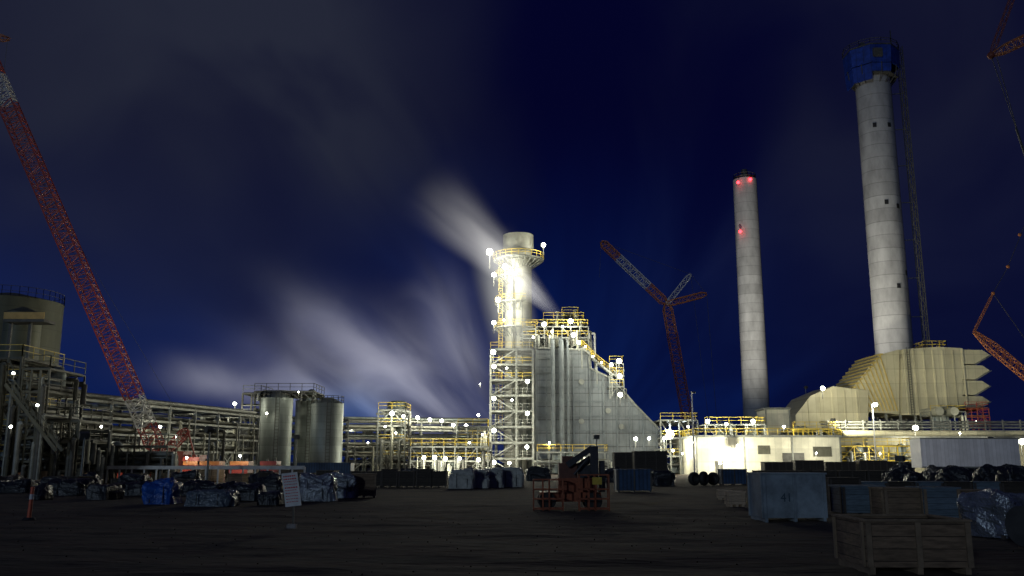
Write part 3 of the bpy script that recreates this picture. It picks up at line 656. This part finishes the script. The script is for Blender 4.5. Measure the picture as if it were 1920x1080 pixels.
for px,py,YY,pw in [(25,700,82,80),(70,760,81,60),(20,800,80,70),(190,800,96,330),(330,820,112,400),(400,810,146,600),(690,830,160,900),(1280,850,158,1200),
   (1830,790,190,1500),(1650,850,150,3000),(1530,850,146,3000),(1800,812,150,2500),(1560,790,190,1800),(1030,830,157,1200),(250,850,98,300),(560,735,140,350),(1100,860,157,1200),(130,835,90,140),(450,855,98,300),(900,720,162,1500),(350,858,98,330),(200,858,96,250)]:
    lamp(at(px,py,YY),pw,sc=.4,label='small bulkhead fill lamp on plant steelwork')  # several of these added to brighten the fence and crane machinery
for px,py,YY in [(1000,632,163),(1035,622,163),(1055,612,164),(1098,650,163),(1112,668,162),(1128,680,162),(950,690,158),(960,750,158),(945,600,172),(722,800,157),(742,812,157),(880,830,155),(905,815,155),(1262,845,158),(1290,800,160),(1300,830,150),(660,805,172),(1110,845,156),(1060,858,156),(500,775,138),(384,800,148),(300,800,110)]:
    lamp(at(px,py,YY),260,sc=.55,label='small bulkhead fill lamp on plant steelwork')  # extra lamps added for sparkle along the steelwork
# added mast floods aimed at chimneys, plant and yard things
added_flood((gx(1520,222),222,0),(cx,250,60),90000,80,20); added_flood((gx(1240,160),160,0),(cx,250,95),230000,36,5,col=(.80,.90,1))
added_flood((cx2-24,290,0),(cx2,360,80),300000,65,8)
added_flood((gx(1568,152),152,bh+.36),at(1720,712,200),62000,62,2.5,col=(1,.94,.70),label='short added rooftop floodlight aimed at filter house')
added_flood((gx(1690,84),84,0),at(1820,848,100),1500,100,2.4,col=(1,.98,.95),label='added yard floodlight aimed at the trailer')
added_flood((gx(1120,108),108,0),at(1090,760,166),7000,70,5,col=(.92,.97,1))
added_flood((gx(330,80),88,0),at(150,500,104),4500,60,5,label='added crane yard floodlight aimed at boom')
added_flood((gx(560,110),108,0),at(560,800,140),1300,60,5,label='added yard floodlight aimed at silos')
added_flood((gx(150,70),70,0),at(40,610,110),620,46,4,label='added yard floodlight aimed at tanks')
added_flood((gx(1330,240),240,0),at(1230,560,300),9000,40,8)
added_flood((gx(1880,120),122,0),at(1870,640,150),3500,60,5,label='added yard floodlight aimed at crane boom')
# ---------- fences ----------
a=gx(60,92);b_=gx(570,92)
T=Thing('yard_fence','pale low rail fence along the plant road','fence',((a+b_)/2,92,0))
k=22
for i in range(k+1): xx=a+(b_-a)*i/k; T.part('post',MB().beam((xx,92,0),(xx,92,1.6),.14),whitep)
T.part('rail',MB().beam((a,91.9,1.55),(b_,91.9,1.55),.08,.34),whitep)
# ---------- yard stock ----------
def crate(px,pb,wpx,hpx,depth,label,m=wood,bm=batt,rot=0,open_=False,name='wooden_crate',group='stored crates',text=None):
    Y=gy(pb); x=gx(px,Y); W=wpx/F*Y; H=hpx/F*Y
    T=Thing(name,label,'crate',(0,0,0),group)
    y0,y1=-depth/2,depth/2
    if not open_:
        T.part('panel_box',MB().box(-W/2,W/2,y0,y1,.12,H),m)
        T.part('lid',MB().box(-W/2-.04,W/2+.04,y0-.04,y1+.04,H+.002,H+.06),m)
    else:
        t=.05;mb=MB()
        mb.box(-W/2,W/2,y0,y0+t,.12,H).box(-W/2,W/2,y1-t,y1,.12,H).box(-W/2,-W/2+t,y0+t+.002,y1-t-.002,.12,H).box(W/2-t,W/2,y0+t+.002,y1-t-.002,.12,H).box(-W/2+t,W/2-t,y0+t,y1-t,.13,.17)
        T.part('plank_wall',mb,m)
        T.part('top_edge',MB().box(-W/2-.03,W/2+.03,y0-.03,y0+.08,H+.002,H+.04).box(-W/2-.03,W/2+.03,y1-.08,y1+.03,H+.002,H+.04).box(-W/2-.03,-W/2+.08,y0+.082,y1-.082,H+.002,H+.04).box(W/2-.08,W/2+.03,y0+.082,y1-.082,H+.002,H+.04),bm)
    n=max(1,round(W/1.1))
    for i in range(n+1):
        xx=-W/2+.06+(W-.12)*i/n
        T.part('batten',MB().box(xx-.05,xx+.05,y0-.04,y0-.003,.12,H-.01),bm)
    for yy in (y0+.1,y1-.1): T.part('batten',MB().box(-W/2-.04,-W/2-.003,yy-.05,yy+.05,.12,H-.01),bm)
    for xx in (-W/2+.1,0,W/2-.1): T.part('skid',MB().box(xx-.05,xx+.05,y0,y1,-.05,.118),bm)
    if text:
        cu=bpy.data.curves.new('stencil','FONT');cu.body=text;cu.size=.42;cu.extrude=.002;cu.align_x='CENTER'
        o=bpy.data.objects.new('tmp',cu);link(o);dg=bpy.context.evaluated_depsgraph_get();me=bpy.data.meshes.new_from_object(o.evaluated_get(dg));bpy.data.objects.remove(o)
        me.materials.append(txtm);o=link(bpy.data.objects.new('stencil_mark',me));o.parent=T.o;o.rotation_euler=(math.pi/2,0,0);o.location=(-.3,y0-.006,H*.42)
    T.o.location=(x,Y+depth/2,0);T.o.rotation_euler=(0,0,rot); return T
crate(1730,1077,190,92,1.8,'weathered open-topped wooden crate with plank sides',mat('open_crate_planks',(.27,.185,.115),.8,0,3,.5,.4,(1,1,6),lines=[(2,.22,.25)],linew=.08),batt,rot=-.03,open_=True)
crate(1491,978,118,84,1.7,'large pale blue plywood crate with stencilled number',paleply,paleply,rot=.04,text='41')
crate(1382,951,30,26,.7,'small low pale wooden box on yard',pale,pale,rot=.05);crate(1362,938,24,16,.7,'small low pale wooden box on yard',pale,pale,rot=-.1)
crate(1622,968,78,52,1.4,'blue-grey plank crate beside larger crate',bgrey,battd)
crate(1700,977,70,56,1.5,'timber-framed plank crate with thick battens',wood,batt,rot=-.05);crate(1772,978,66,58,1.5,'blue-grey plank crate with timber battens',bgrey,batt,rot=-.05)
crate(1838,975,56,50,1.4,'timber-framed plank crate with thick battens',wood,batt)
crate(1585,945,60,45,1.5,'dark timber crate with frayed top',woodd,battd,rot=.1)
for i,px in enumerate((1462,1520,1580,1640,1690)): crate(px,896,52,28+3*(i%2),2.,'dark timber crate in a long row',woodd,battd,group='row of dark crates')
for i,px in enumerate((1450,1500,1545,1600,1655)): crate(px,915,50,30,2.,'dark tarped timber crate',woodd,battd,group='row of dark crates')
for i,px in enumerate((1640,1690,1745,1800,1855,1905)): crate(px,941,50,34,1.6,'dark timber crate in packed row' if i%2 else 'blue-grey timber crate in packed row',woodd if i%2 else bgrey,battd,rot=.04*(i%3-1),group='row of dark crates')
R=random.Random(5)
for i in range(30):
    px=60+i*21+R.uniform(-8,8); pb=R.choice([899,904,910,917,924]); dk=R.random()<.65
    if px>690: continue
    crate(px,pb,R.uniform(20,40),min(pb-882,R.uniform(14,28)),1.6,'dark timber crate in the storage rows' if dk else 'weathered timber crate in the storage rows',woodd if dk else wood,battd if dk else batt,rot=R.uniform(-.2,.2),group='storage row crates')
for i,px in enumerate((700,730,762,795,822)): crate(px,914,30,28+4*(i%2),1.6,'dark timber crate in the storage rows',woodd,battd,group='storage row crates')
crate(678,934,44,42,1.6,'weathered tan timber crate with side battens',wood,batt,rot=.15)
crate(1378,910,46,28,1.5,'small blue-grey boxed storage crate',bluec,battd); crate(1190,923,64,40,1.8,'dark blue steel stillage box',bluec,dsteel)
crate(1222,905,60,56,2.,'tall dark timber crate',woodd,battd); crate(1185,903,62,52,2.,'tall dark timber crate',woodd,battd)
def bundle(px,pb,wpx,hpx,depth,label,m,seed,group='wrapped pallets',rot=0,box=.35):
    Y=gy(pb);x=gx(px,Y);W=wpx/F*Y;H=hpx/F*Y
    T=Thing('wrapped_pallet',label,'wrapped goods',(0,0,0),group)
    vs=[];fs=[];n=44;m_=22
    def se(v,e): return math.copysign(abs(v)**e,v)
    for j in range(m_+1):
        for i in range(n):
            ph=math.pi/2*(1-j/m_); th=2*math.pi*i/n
            cx_=se(math.cos(th),box)*se(math.cos(ph),box) if j else 0
            cy_=se(math.sin(th),box)*se(math.cos(ph),box) if j else 0
            cz_=se(math.sin(ph),box+.15)
            v=Vector((cx_*W/2,cy_*depth/2,cz_*(H-.12)+.12 ))
            rd=1-abs(noise.noise(v*3+Vector((seed*3,0,0))))*2
            d=noise.noise(v*1.4+Vector((seed*7,0,0)))*.24+rd*.09+noise.noise(v*8+Vector((seed,0,0)))*.04
            v+=Vector((cx_,cy_,cz_*1.2))*d*min(1,H)
            if v.z<.03 or j==m_: v.z=.03
            vs.append(v)
    for j in range(m_):
        for i in range(n): fs.append((j*n+i,(j+1)*n+i,(j+1)*n+(i+1)%n,j*n+(i+1)%n))
    mb=MB();mb.add(vs,fs,False);T.part('plastic_cover',mb,m)
    mb=MB()
    for k in range(3): yy=-depth*.4+k*depth*.4; mb.box(-W*.45,W*.45,yy-.05,yy+.05,0,.1)
    mb.box(-W*.44,W*.44,-depth*.42,depth*.42,.101,.12)
    T.part('pallet',mb,battd)
    for s_ in (-.22,.22): T.part('strap',MB().beam((W*s_,-depth/2-.1,.1),(W*s_,-depth/2-.05,H*.85),.04,.02),black)
    T.o.location=(x,Y+depth/2,0);T.o.rotation_euler=(0,0,rot)
bundle(293,947,54,40,1.5,'crumpled blue plastic wrapped bundle',tarpb,1)
bundle(388,951,88,28,1.6,'low grey plastic wrapped bundle',mat('grey_wrap',(.12,.15,.18),.25,.1,2,.5,.8),2)
D='dark tarpaulin covered pallet'
bundle(240,925,50,30,1.5,D,tarpd,3);bundle(340,918,50,30,1.5,D,tarpd,4)
bundle(455,940,60,28,1.6,D,tarpd,5);bundle(505,925,44,28,1.5,D,tarpd,6)
bundle(590,941,62,46,1.6,'silver foil wrapped pallet load',foil,7);bundle(640,935,46,40,1.5,'silver foil wrapped pallet load',foil,8)
bundle(130,930,50,26,1.5,D,tarpd,9);bundle(180,936,40,20,1.3,D,tarpd,10)
bundle(500,948,40,22,1.3,D,tarpd,12)
for i in range(20):
    px=5+i*27+R.uniform(-8,8);k=i%4;bundle(px,R.choice([915,922,930,938]),R.uniform(28,58),R.uniform(15,30),1.5,'brown tarpaulin covered pallet load' if k==0 else D,tarpg if k==0 else tarpd,100+i,rot=R.uniform(-.3,.3),box=R.choice([.25,.4,.7]))
for i,px in enumerate((866,898,925,958)): bundle(px,917-i,34 if i%3 else 44,33,1.5,'white shrink-wrapped pallet on yard',pwhite,20+i,'white wrapped pallets',box=.2)
for i,(px,pb) in enumerate(((40,905),(80,899),(20,925),(100,918))): bundle(px,pb,60,20,2,'orange tarpaulin covered load' if i<2 else D,orangep if i<2 else tarpd,30+i)
bundle(1908,1012,90,78,1.6,'torn silver plastic wrapped pipe load',foil,40,rot=.3)
for i in range(22):
    px=1690+R.uniform(0,235);pb=R.choice([897,905,912,920,928]);bundle(px,pb,R.uniform(30,60),R.uniform(18,32)*(1+(pb-897)/60),1.8,D,tarpd,50+i,box=.7)
for i,px in enumerate((1155,1245,760,1010)): bundle(px,[905,912,906,902][i],44,24,1.6,D,tarpd,80+i)
T=Thing('flanged_pipe','short blue flanged pipe spool on timber blocks','pipe',(gx(1912,gy(1025)),gy(1025),0))
x,y=T.base.x,T.base.y
T.part('pipe',MB().cyl((x-.3,y-.9,.55),(x+1.6,y-.2,.55),.33,n=24),mat('pipe_blue',(.03,.08,.35),.4,0,3,.4));T.part('flange',MB().cyl((x-.42,y-.945,.55),(x-.3,y-.9,.55),.46,n=24).cyl((x-.43,y-.95,.55),(x-.421,y-.946,.55),.26,n=24),dsteel)
T.part('block',MB().box(x-.2,x,y-1.2,y-.3,.0,.2),batt);T.part('block',MB().box(x+1.1,x+1.3,y-.8,y+.1,0,.2),batt)
def coil(px,pb,r,label,tilt=0):
    Y=gy(pb);x=gx(px,Y);T=Thing('cable_coil',label,'coil',(x,Y,0),'black coils');mb=MB()
    n=28;mm=10;rr=r*.33;vs=[];fs=[]
    for i in range(n):
        for j in range(mm):
            a=2*math.pi*i/n;b2=2*math.pi*j/mm;q=r-rr+math.cos(b2)*rr*.95
            vs.append((x+math.cos(a)*q,Y+math.sin(b2)*rr*1.3,r+math.sin(a)*q))
    for i in range(n):
        for j in range(mm): fs.append((i*mm+j,((i+1)%n)*mm+j,((i+1)%n)*mm+(j+1)%mm,i*mm+(j+1)%mm))
    mb.add(vs,fs,True);T.part('winding',mb,black)
    T.part('hub',MB().cyl((x,Y-.1,r),(x,Y+.1,r),r*.38,n=16).beam((x-r*.5,Y+.15,r),(x+r*.5,Y+.15,r),.1),dsteel)
    T.o.rotation_euler=(0,0,tilt)
for px,pb,r,tl in ((1302,911,.62,.5),(1320,911,.65,.9),(1338,910,.6,.2),(1752,925,.6,1.),(1835,922,.55,.7),(1880,926,.65,1.2)):
    coil(px,pb,r,'black rubber hose coil standing on edge',tl)
for px,pb,wp,hp in ((185,868,34,26),(222,868,34,20),(395,870,40,16),(452,870,34,18),(507,870,30,18),(145,872,30,16),(262,869,26,18),(362,868,30,20)):
    Y=100; x=gx(px,Y);W=wp/F*Y;H=hp/F*Y
    T=Thing('counterweight_stack','stack of red steel crane counterweight slabs','counterweight',(x,Y,0),'counterweight stacks')
    z=0;k=0
    while z<H+1.1:
        o=R.uniform(-.1,.1);T.part('slab',MB().box(x-W/2+o,x+W/2+o,Y-1,Y+1,z+.02,z+.42),redp if (k+int(px))%3 else orangep);z+=.44;k+=1
    for s_ in (-.25,.25): T.part('lifting_lug',MB().box(x+W*s_-.1,x+W*s_+.1,Y-.1,Y+.1,z+.0,z+.25),dsteel)
for px,l in ((110,6),(165,6),(610,6)):
    Y=104;x=gx(px,Y);T=Thing('shipping_container','dark blue corrugated shipping container','container',(x,Y,0),'blue containers')
    T.part('body',MB().box(x-l/2+.1,x+l/2-.1,Y-1.1,Y+1.1,.1,1.9),bluec)
    T.part('frame',MB().box(x-l/2,x-l/2+.15,Y-1.2,Y+1.2,0,2).box(x+l/2-.15,x+l/2,Y-1.2,Y+1.2,0,2).box(x-l/2,x+l/2,Y-1.2,Y-1.12,1.88,2.04),bluec)
# ---------- boom lift machine ----------
Y=gy(957);x=gx(1070,Y)
T=Thing('boom_lift','orange folded boom lift with guard-rail baskets','boom lift',(x,Y+1,0))
T.part('chassis',MB().box(x-1.3,x+1.35,Y+.3,Y+2,.35,.75).box(x-.5,x+1.2,Y+.5,Y+1.8,.752,1.35),orangem)
for xx in (x-1.0,x+1.0):
    for yy in (Y+.1,Y+1.9): T.part('wheel',MB().cyl((xx,yy,.38),(xx,yy+.3,.38),.38,n=20).cyl((xx,yy-.02,.38),(xx,yy,.38),.18,n=12),black)
for x0_,x1_,h_ in ((x-1.6,x-.35,1.3),(x+.35,x+1.6,1.5)):
    mb=MB()
    for z_ in (.1,.5,.9,h_):
        for yy in (Y-.6,Y): mb.beam((x0_,yy,z_),(x1_,yy,z_),.05)
        for xx in (x0_,x1_): mb.beam((xx,Y-.6,z_),(xx,Y,z_),.05)
    for xx in (x0_,x0_+.4,(x0_+x1_)/2+.05,x1_):
        for yy in (Y-.6,Y): mb.beam((xx,yy,.0),(xx,yy,h_),.05)
    T.part('basket_rail',mb,orangem); T.part('basket_floor',MB().box(x0_,x1_,Y-.6,Y,.06,.1),orangem)
T.part('engine_cover',MB().box(x-.45,x+.35,Y+.6,Y+1.7,1.352,2.0).box(x-.3,x+.2,Y+.7,Y+1.5,2.003,2.3),mat('cover_rust',(.14,.05,.03),.6,0,4,.4))
T.part('boom',MB().beam((x-.1,Y+.5,1.9),(x+1.0,Y+.5,2.65),.3,.26).beam((x-.1,Y+.9,1.5),(x+1.15,Y+.9,2.3),.32,.3).box(x+.9,x+1.25,Y+.3,Y+1.1,1.36,2.72),darkm)
T.part('side_box',MB().box(x+.4,x+.9,Y+.6,Y+1.6,1.352,1.9).box(x+1.3,x+1.55,Y+.5,Y+1.4,.76,2.1),darkm)
T.part('hydraulic_ram',MB().cyl((x+.2,Y+.45,1.5),(x+.8,Y+.4,2.2),.06,n=10),darkm)
T.part('control_box',MB().box(x+.9,x+1.3,Y-.65,Y-.5,1.1,1.4),yellow)
# ---------- sign ----------
Y=gy(990);x=gx(546,Y)
T=Thing('notice_board','white tilted notice board with red lettering on post','sign',(x,Y,0))
def sgn(u,v,o=0):
    a=math.radians(10);return Vector((x-.04+u*math.cos(a)-v*math.sin(a),Y-.05-o,1.18+u*math.sin(a)*.6+v*math.cos(a)))
def quad(mb,u0,u1,v0,v1,o,th):
    vs=[sgn(u0,v0,o),sgn(u1,v0,o),sgn(u1,v1,o),sgn(u0,v1,o),sgn(u0,v0,o-th),sgn(u1,v0,o-th),sgn(u1,v1,o-th),sgn(u0,v1,o-th)]
    mb.add(vs,[(0,1,2,3),(7,6,5,4),(0,4,5,1),(1,5,6,2),(2,6,7,3),(3,7,4,0)])
mb=MB();quad(mb,-.25,.25,-.52,.52,0,.02);T.part('board',mb,tailm)
T.part('post',MB().beam((x+.06,Y,0.05),(x+.02,Y,1.5),.04),dsteel)
T.part('base_block',MB().box(x-.12,x+.16,Y-.12,Y+.15,-.05,.12),mat('concrete_block',(.3,.28,.26),.8,0,5,.3))
mb=MB();R2=random.Random(3)
for k in range(10):
    v=.44-k*.09; u=-.2; hgt=.045 if k in(0,1,4) else .022
    while u<.17:
        wd=R2.uniform(.03,.07); quad(mb,u,min(u+wd,.2),v-hgt,v,.004,.003); u+=wd+.02
T.part('printed_lines',mb,signred)
Y=gy(975);x=gx(54,Y)
T=Thing('traffic_bollard','orange plastic bollard with white reflective band','bollard',(x,Y,0))
T.part('post',MB().cyl((x,Y,.08),(x+.03,Y,1.1),.075,.06,16).cyl((x+.03,Y,1.1),(x+.03,Y,1.16),.08,.05,16),mat('bollard_orange',(.7,.14,.06),.5,0,3,.2))
T.part('reflective_band',MB().cyl((x+.02,Y,.72),(x+.025,Y,.9),.078,.072,16),tailm);T.part('base',MB().cyl((x,Y,0),(x,Y,.09),.24,.18,16),black)
R3=random.Random(9);mb=MB()
for i in range(500):
    y=R3.uniform(9,40);x=R3.uniform(-.6,.6)*y;r=R3.uniform(.008,.022);mb.sphere((x,y,gz(x,y)+r*.3),r,5,3)
single('loose_stones',mb,gm,'scattered small stones on the yard surface',None,(0,0,0),kind='stuff')
# ---------- steam, glowing by its own emission ----------
def volmat(build):
    m=bpy.data.materials.new('steam');m.use_nodes=True;nt=m.node_tree;nt.nodes.clear()
    out=N(nt,'ShaderNodeOutputMaterial');em=N(nt,'ShaderNodeEmission')
    tc=N(nt,'ShaderNodeTexCoord');sx=N(nt,'ShaderNodeSeparateXYZ');nt.links.new(tc.outputs['Object'],sx.inputs[0])
    dn,col=build(nt,sx)
    if isinstance(col,tuple): em.inputs[0].default_value=(*col,1)
    else: nt.links.new(col,em.inputs[0])
    nt.links.new(dn,em.inputs[1]); nt.links.new(em.outputs[0],out.inputs[1]); return m  # emission only: the lamp light on the steam is put into its colour
def plume(p,q,w0,w1,strength,col,seed,label,peak=.15,fs=.7,lo=.22,hi=.78,end=1.):
    p=Vector(p);q=Vector(q);L=(q-p).length;d=(q-p).normalized()
    def build(nt,sx):
        t=M(nt,'MULTIPLY_ADD',sx.outputs[0],.5,.5)
        w=M(nt,'MULTIPLY_ADD',t,(1-w0/w1)*.95,w0/w1*.95)
        yy=M(nt,'DIVIDE',sx.outputs[1],w);zz=M(nt,'DIVIDE',sx.outputs[2],w)
        r=M(nt,'SQRT',M(nt,'ADD',M(nt,'MULTIPLY',yy,yy),M(nt,'MULTIPLY',zz,zz)))
        cb=N(nt,'ShaderNodeCombineXYZ');nt.links.new(M(nt,'MULTIPLY',t,L/(w1*4)),cb.inputs[0]);nt.links.new(M(nt,'MULTIPLY',yy,fs),cb.inputs[1]);nt.links.new(M(nt,'MULTIPLY_ADD',zz,fs,seed*5.3),cb.inputs[2])
        ns=N(nt,'ShaderNodeTexNoise');ns.inputs['Scale'].default_value=1.5;ns.inputs['Detail'].default_value=3;ns.inputs['Distortion'].default_value=.5;nt.links.new(cb.outputs[0],ns.inputs['Vector'])
        s_=SS(nt,ns.outputs[0],lo,hi); fall=SS(nt,r,1.,.0)
        fall=M(nt,'MULTIPLY',fall,M(nt,'MULTIPLY',SS(nt,t,0,peak),M(nt,'POWER',SS(nt,t,1,peak),end)))
        return M(nt,'MULTIPLY',M(nt,'MULTIPLY',fall,s_),M(nt,'DIVIDE',strength/w1,w)),col
    o=single('steam_glow_plume',MB().box(-1,1,-1,1,-1,1),volmat(build),label,'steam',(0,0,0),'drifting steam and glow plumes')
    y=Vector((0,1,0));y=(y-d*y.dot(d)).normalized();z=d.cross(y)
    Rm=Matrix((d,y,z)).transposed().to_4x4()
    o.matrix_world=Matrix.Translation((p+q)/2)@Rm@Matrix.Diagonal((L/2,w1,w1,1))
plume(at(1060,604,162),at(780,330,152),.9,9.5,1.0,(1,.98,.92),1,'soft white self-glowing steam streak blown sideways from boiler',.30,fs=.7)
plume(at(985,720,150),at(915,420,150),5,6,.55,(1,1,.84),2,'thin painted glow haze around the exhaust stack',.45,fs=.6,lo=.0,hi=.7)  # emissive haze standing in for the lamp bloom around the stack
# one continuous low bank of self-glowing steam behind the plant, streaming up and left from the pipe racks
YB=215;src=at(905,850,YB)
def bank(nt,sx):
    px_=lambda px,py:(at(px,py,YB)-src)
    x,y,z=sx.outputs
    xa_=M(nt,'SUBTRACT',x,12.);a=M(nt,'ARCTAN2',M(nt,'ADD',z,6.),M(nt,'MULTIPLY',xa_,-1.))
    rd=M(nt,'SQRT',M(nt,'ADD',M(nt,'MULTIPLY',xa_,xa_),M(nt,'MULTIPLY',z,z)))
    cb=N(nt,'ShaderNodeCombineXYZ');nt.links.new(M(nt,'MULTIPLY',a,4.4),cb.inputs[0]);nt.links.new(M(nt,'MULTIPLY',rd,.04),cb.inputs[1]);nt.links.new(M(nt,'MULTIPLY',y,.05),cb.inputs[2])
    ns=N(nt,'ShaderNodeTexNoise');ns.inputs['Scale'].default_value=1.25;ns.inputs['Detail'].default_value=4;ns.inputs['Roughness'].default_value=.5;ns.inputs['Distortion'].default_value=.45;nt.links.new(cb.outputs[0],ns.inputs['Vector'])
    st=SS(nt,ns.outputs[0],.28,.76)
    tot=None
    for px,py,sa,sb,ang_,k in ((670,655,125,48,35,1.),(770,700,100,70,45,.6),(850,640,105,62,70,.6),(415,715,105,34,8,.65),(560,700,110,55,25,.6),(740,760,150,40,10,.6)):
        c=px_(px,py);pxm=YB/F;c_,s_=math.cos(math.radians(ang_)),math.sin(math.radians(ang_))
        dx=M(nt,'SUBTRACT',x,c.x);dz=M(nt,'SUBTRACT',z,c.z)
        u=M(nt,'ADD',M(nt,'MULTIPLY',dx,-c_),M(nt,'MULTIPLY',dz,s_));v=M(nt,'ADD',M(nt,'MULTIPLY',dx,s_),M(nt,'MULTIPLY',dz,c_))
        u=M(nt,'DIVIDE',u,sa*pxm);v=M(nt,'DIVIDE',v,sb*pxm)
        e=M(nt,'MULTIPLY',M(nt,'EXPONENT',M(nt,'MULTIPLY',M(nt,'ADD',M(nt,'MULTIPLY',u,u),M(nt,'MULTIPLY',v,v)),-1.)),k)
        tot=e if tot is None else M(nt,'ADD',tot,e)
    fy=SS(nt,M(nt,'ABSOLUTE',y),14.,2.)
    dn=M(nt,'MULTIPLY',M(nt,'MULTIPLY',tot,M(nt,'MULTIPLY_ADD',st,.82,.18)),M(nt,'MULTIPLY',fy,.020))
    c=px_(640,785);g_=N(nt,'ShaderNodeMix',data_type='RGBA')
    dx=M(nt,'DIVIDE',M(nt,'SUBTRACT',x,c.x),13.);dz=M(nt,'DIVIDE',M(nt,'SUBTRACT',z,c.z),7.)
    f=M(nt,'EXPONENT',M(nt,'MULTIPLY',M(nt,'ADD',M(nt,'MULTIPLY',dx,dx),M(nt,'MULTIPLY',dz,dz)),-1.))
    nt.links.new(f,g_.inputs[0]);g_.inputs[6].default_value=(.97,.96,1.02,1);g_.inputs[7].default_value=(.35,.6,1.2,1)  # bluish glow put into the steam colour
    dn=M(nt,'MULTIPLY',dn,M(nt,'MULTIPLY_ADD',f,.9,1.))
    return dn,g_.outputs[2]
a=at(140,600,YB).x;b_=at(990,600,YB).x
zt=at(600,400,YB).z
single('glowing_steam_bank',MB().box(a,b_,YB-14,YB+14,1,zt),volmat(bank),'wide bank of self-glowing steam drifting low behind pipe racks','steam',src)
# ---------- camera ----------
cam=bpy.data.cameras.new('camera');cam.lens=F/1920*36;cam.sensor_width=36;cam.clip_start=.1;cam.clip_end=8000
co=link(bpy.data.objects.new('camera',cam));co.location=(0,0,CH);co.rotation_euler=(math.pi/2+TH,0,0);scene.camera=co
scene.view_settings.view_transform='Standard';scene.view_settings.look='None';scene.view_settings.exposure=0
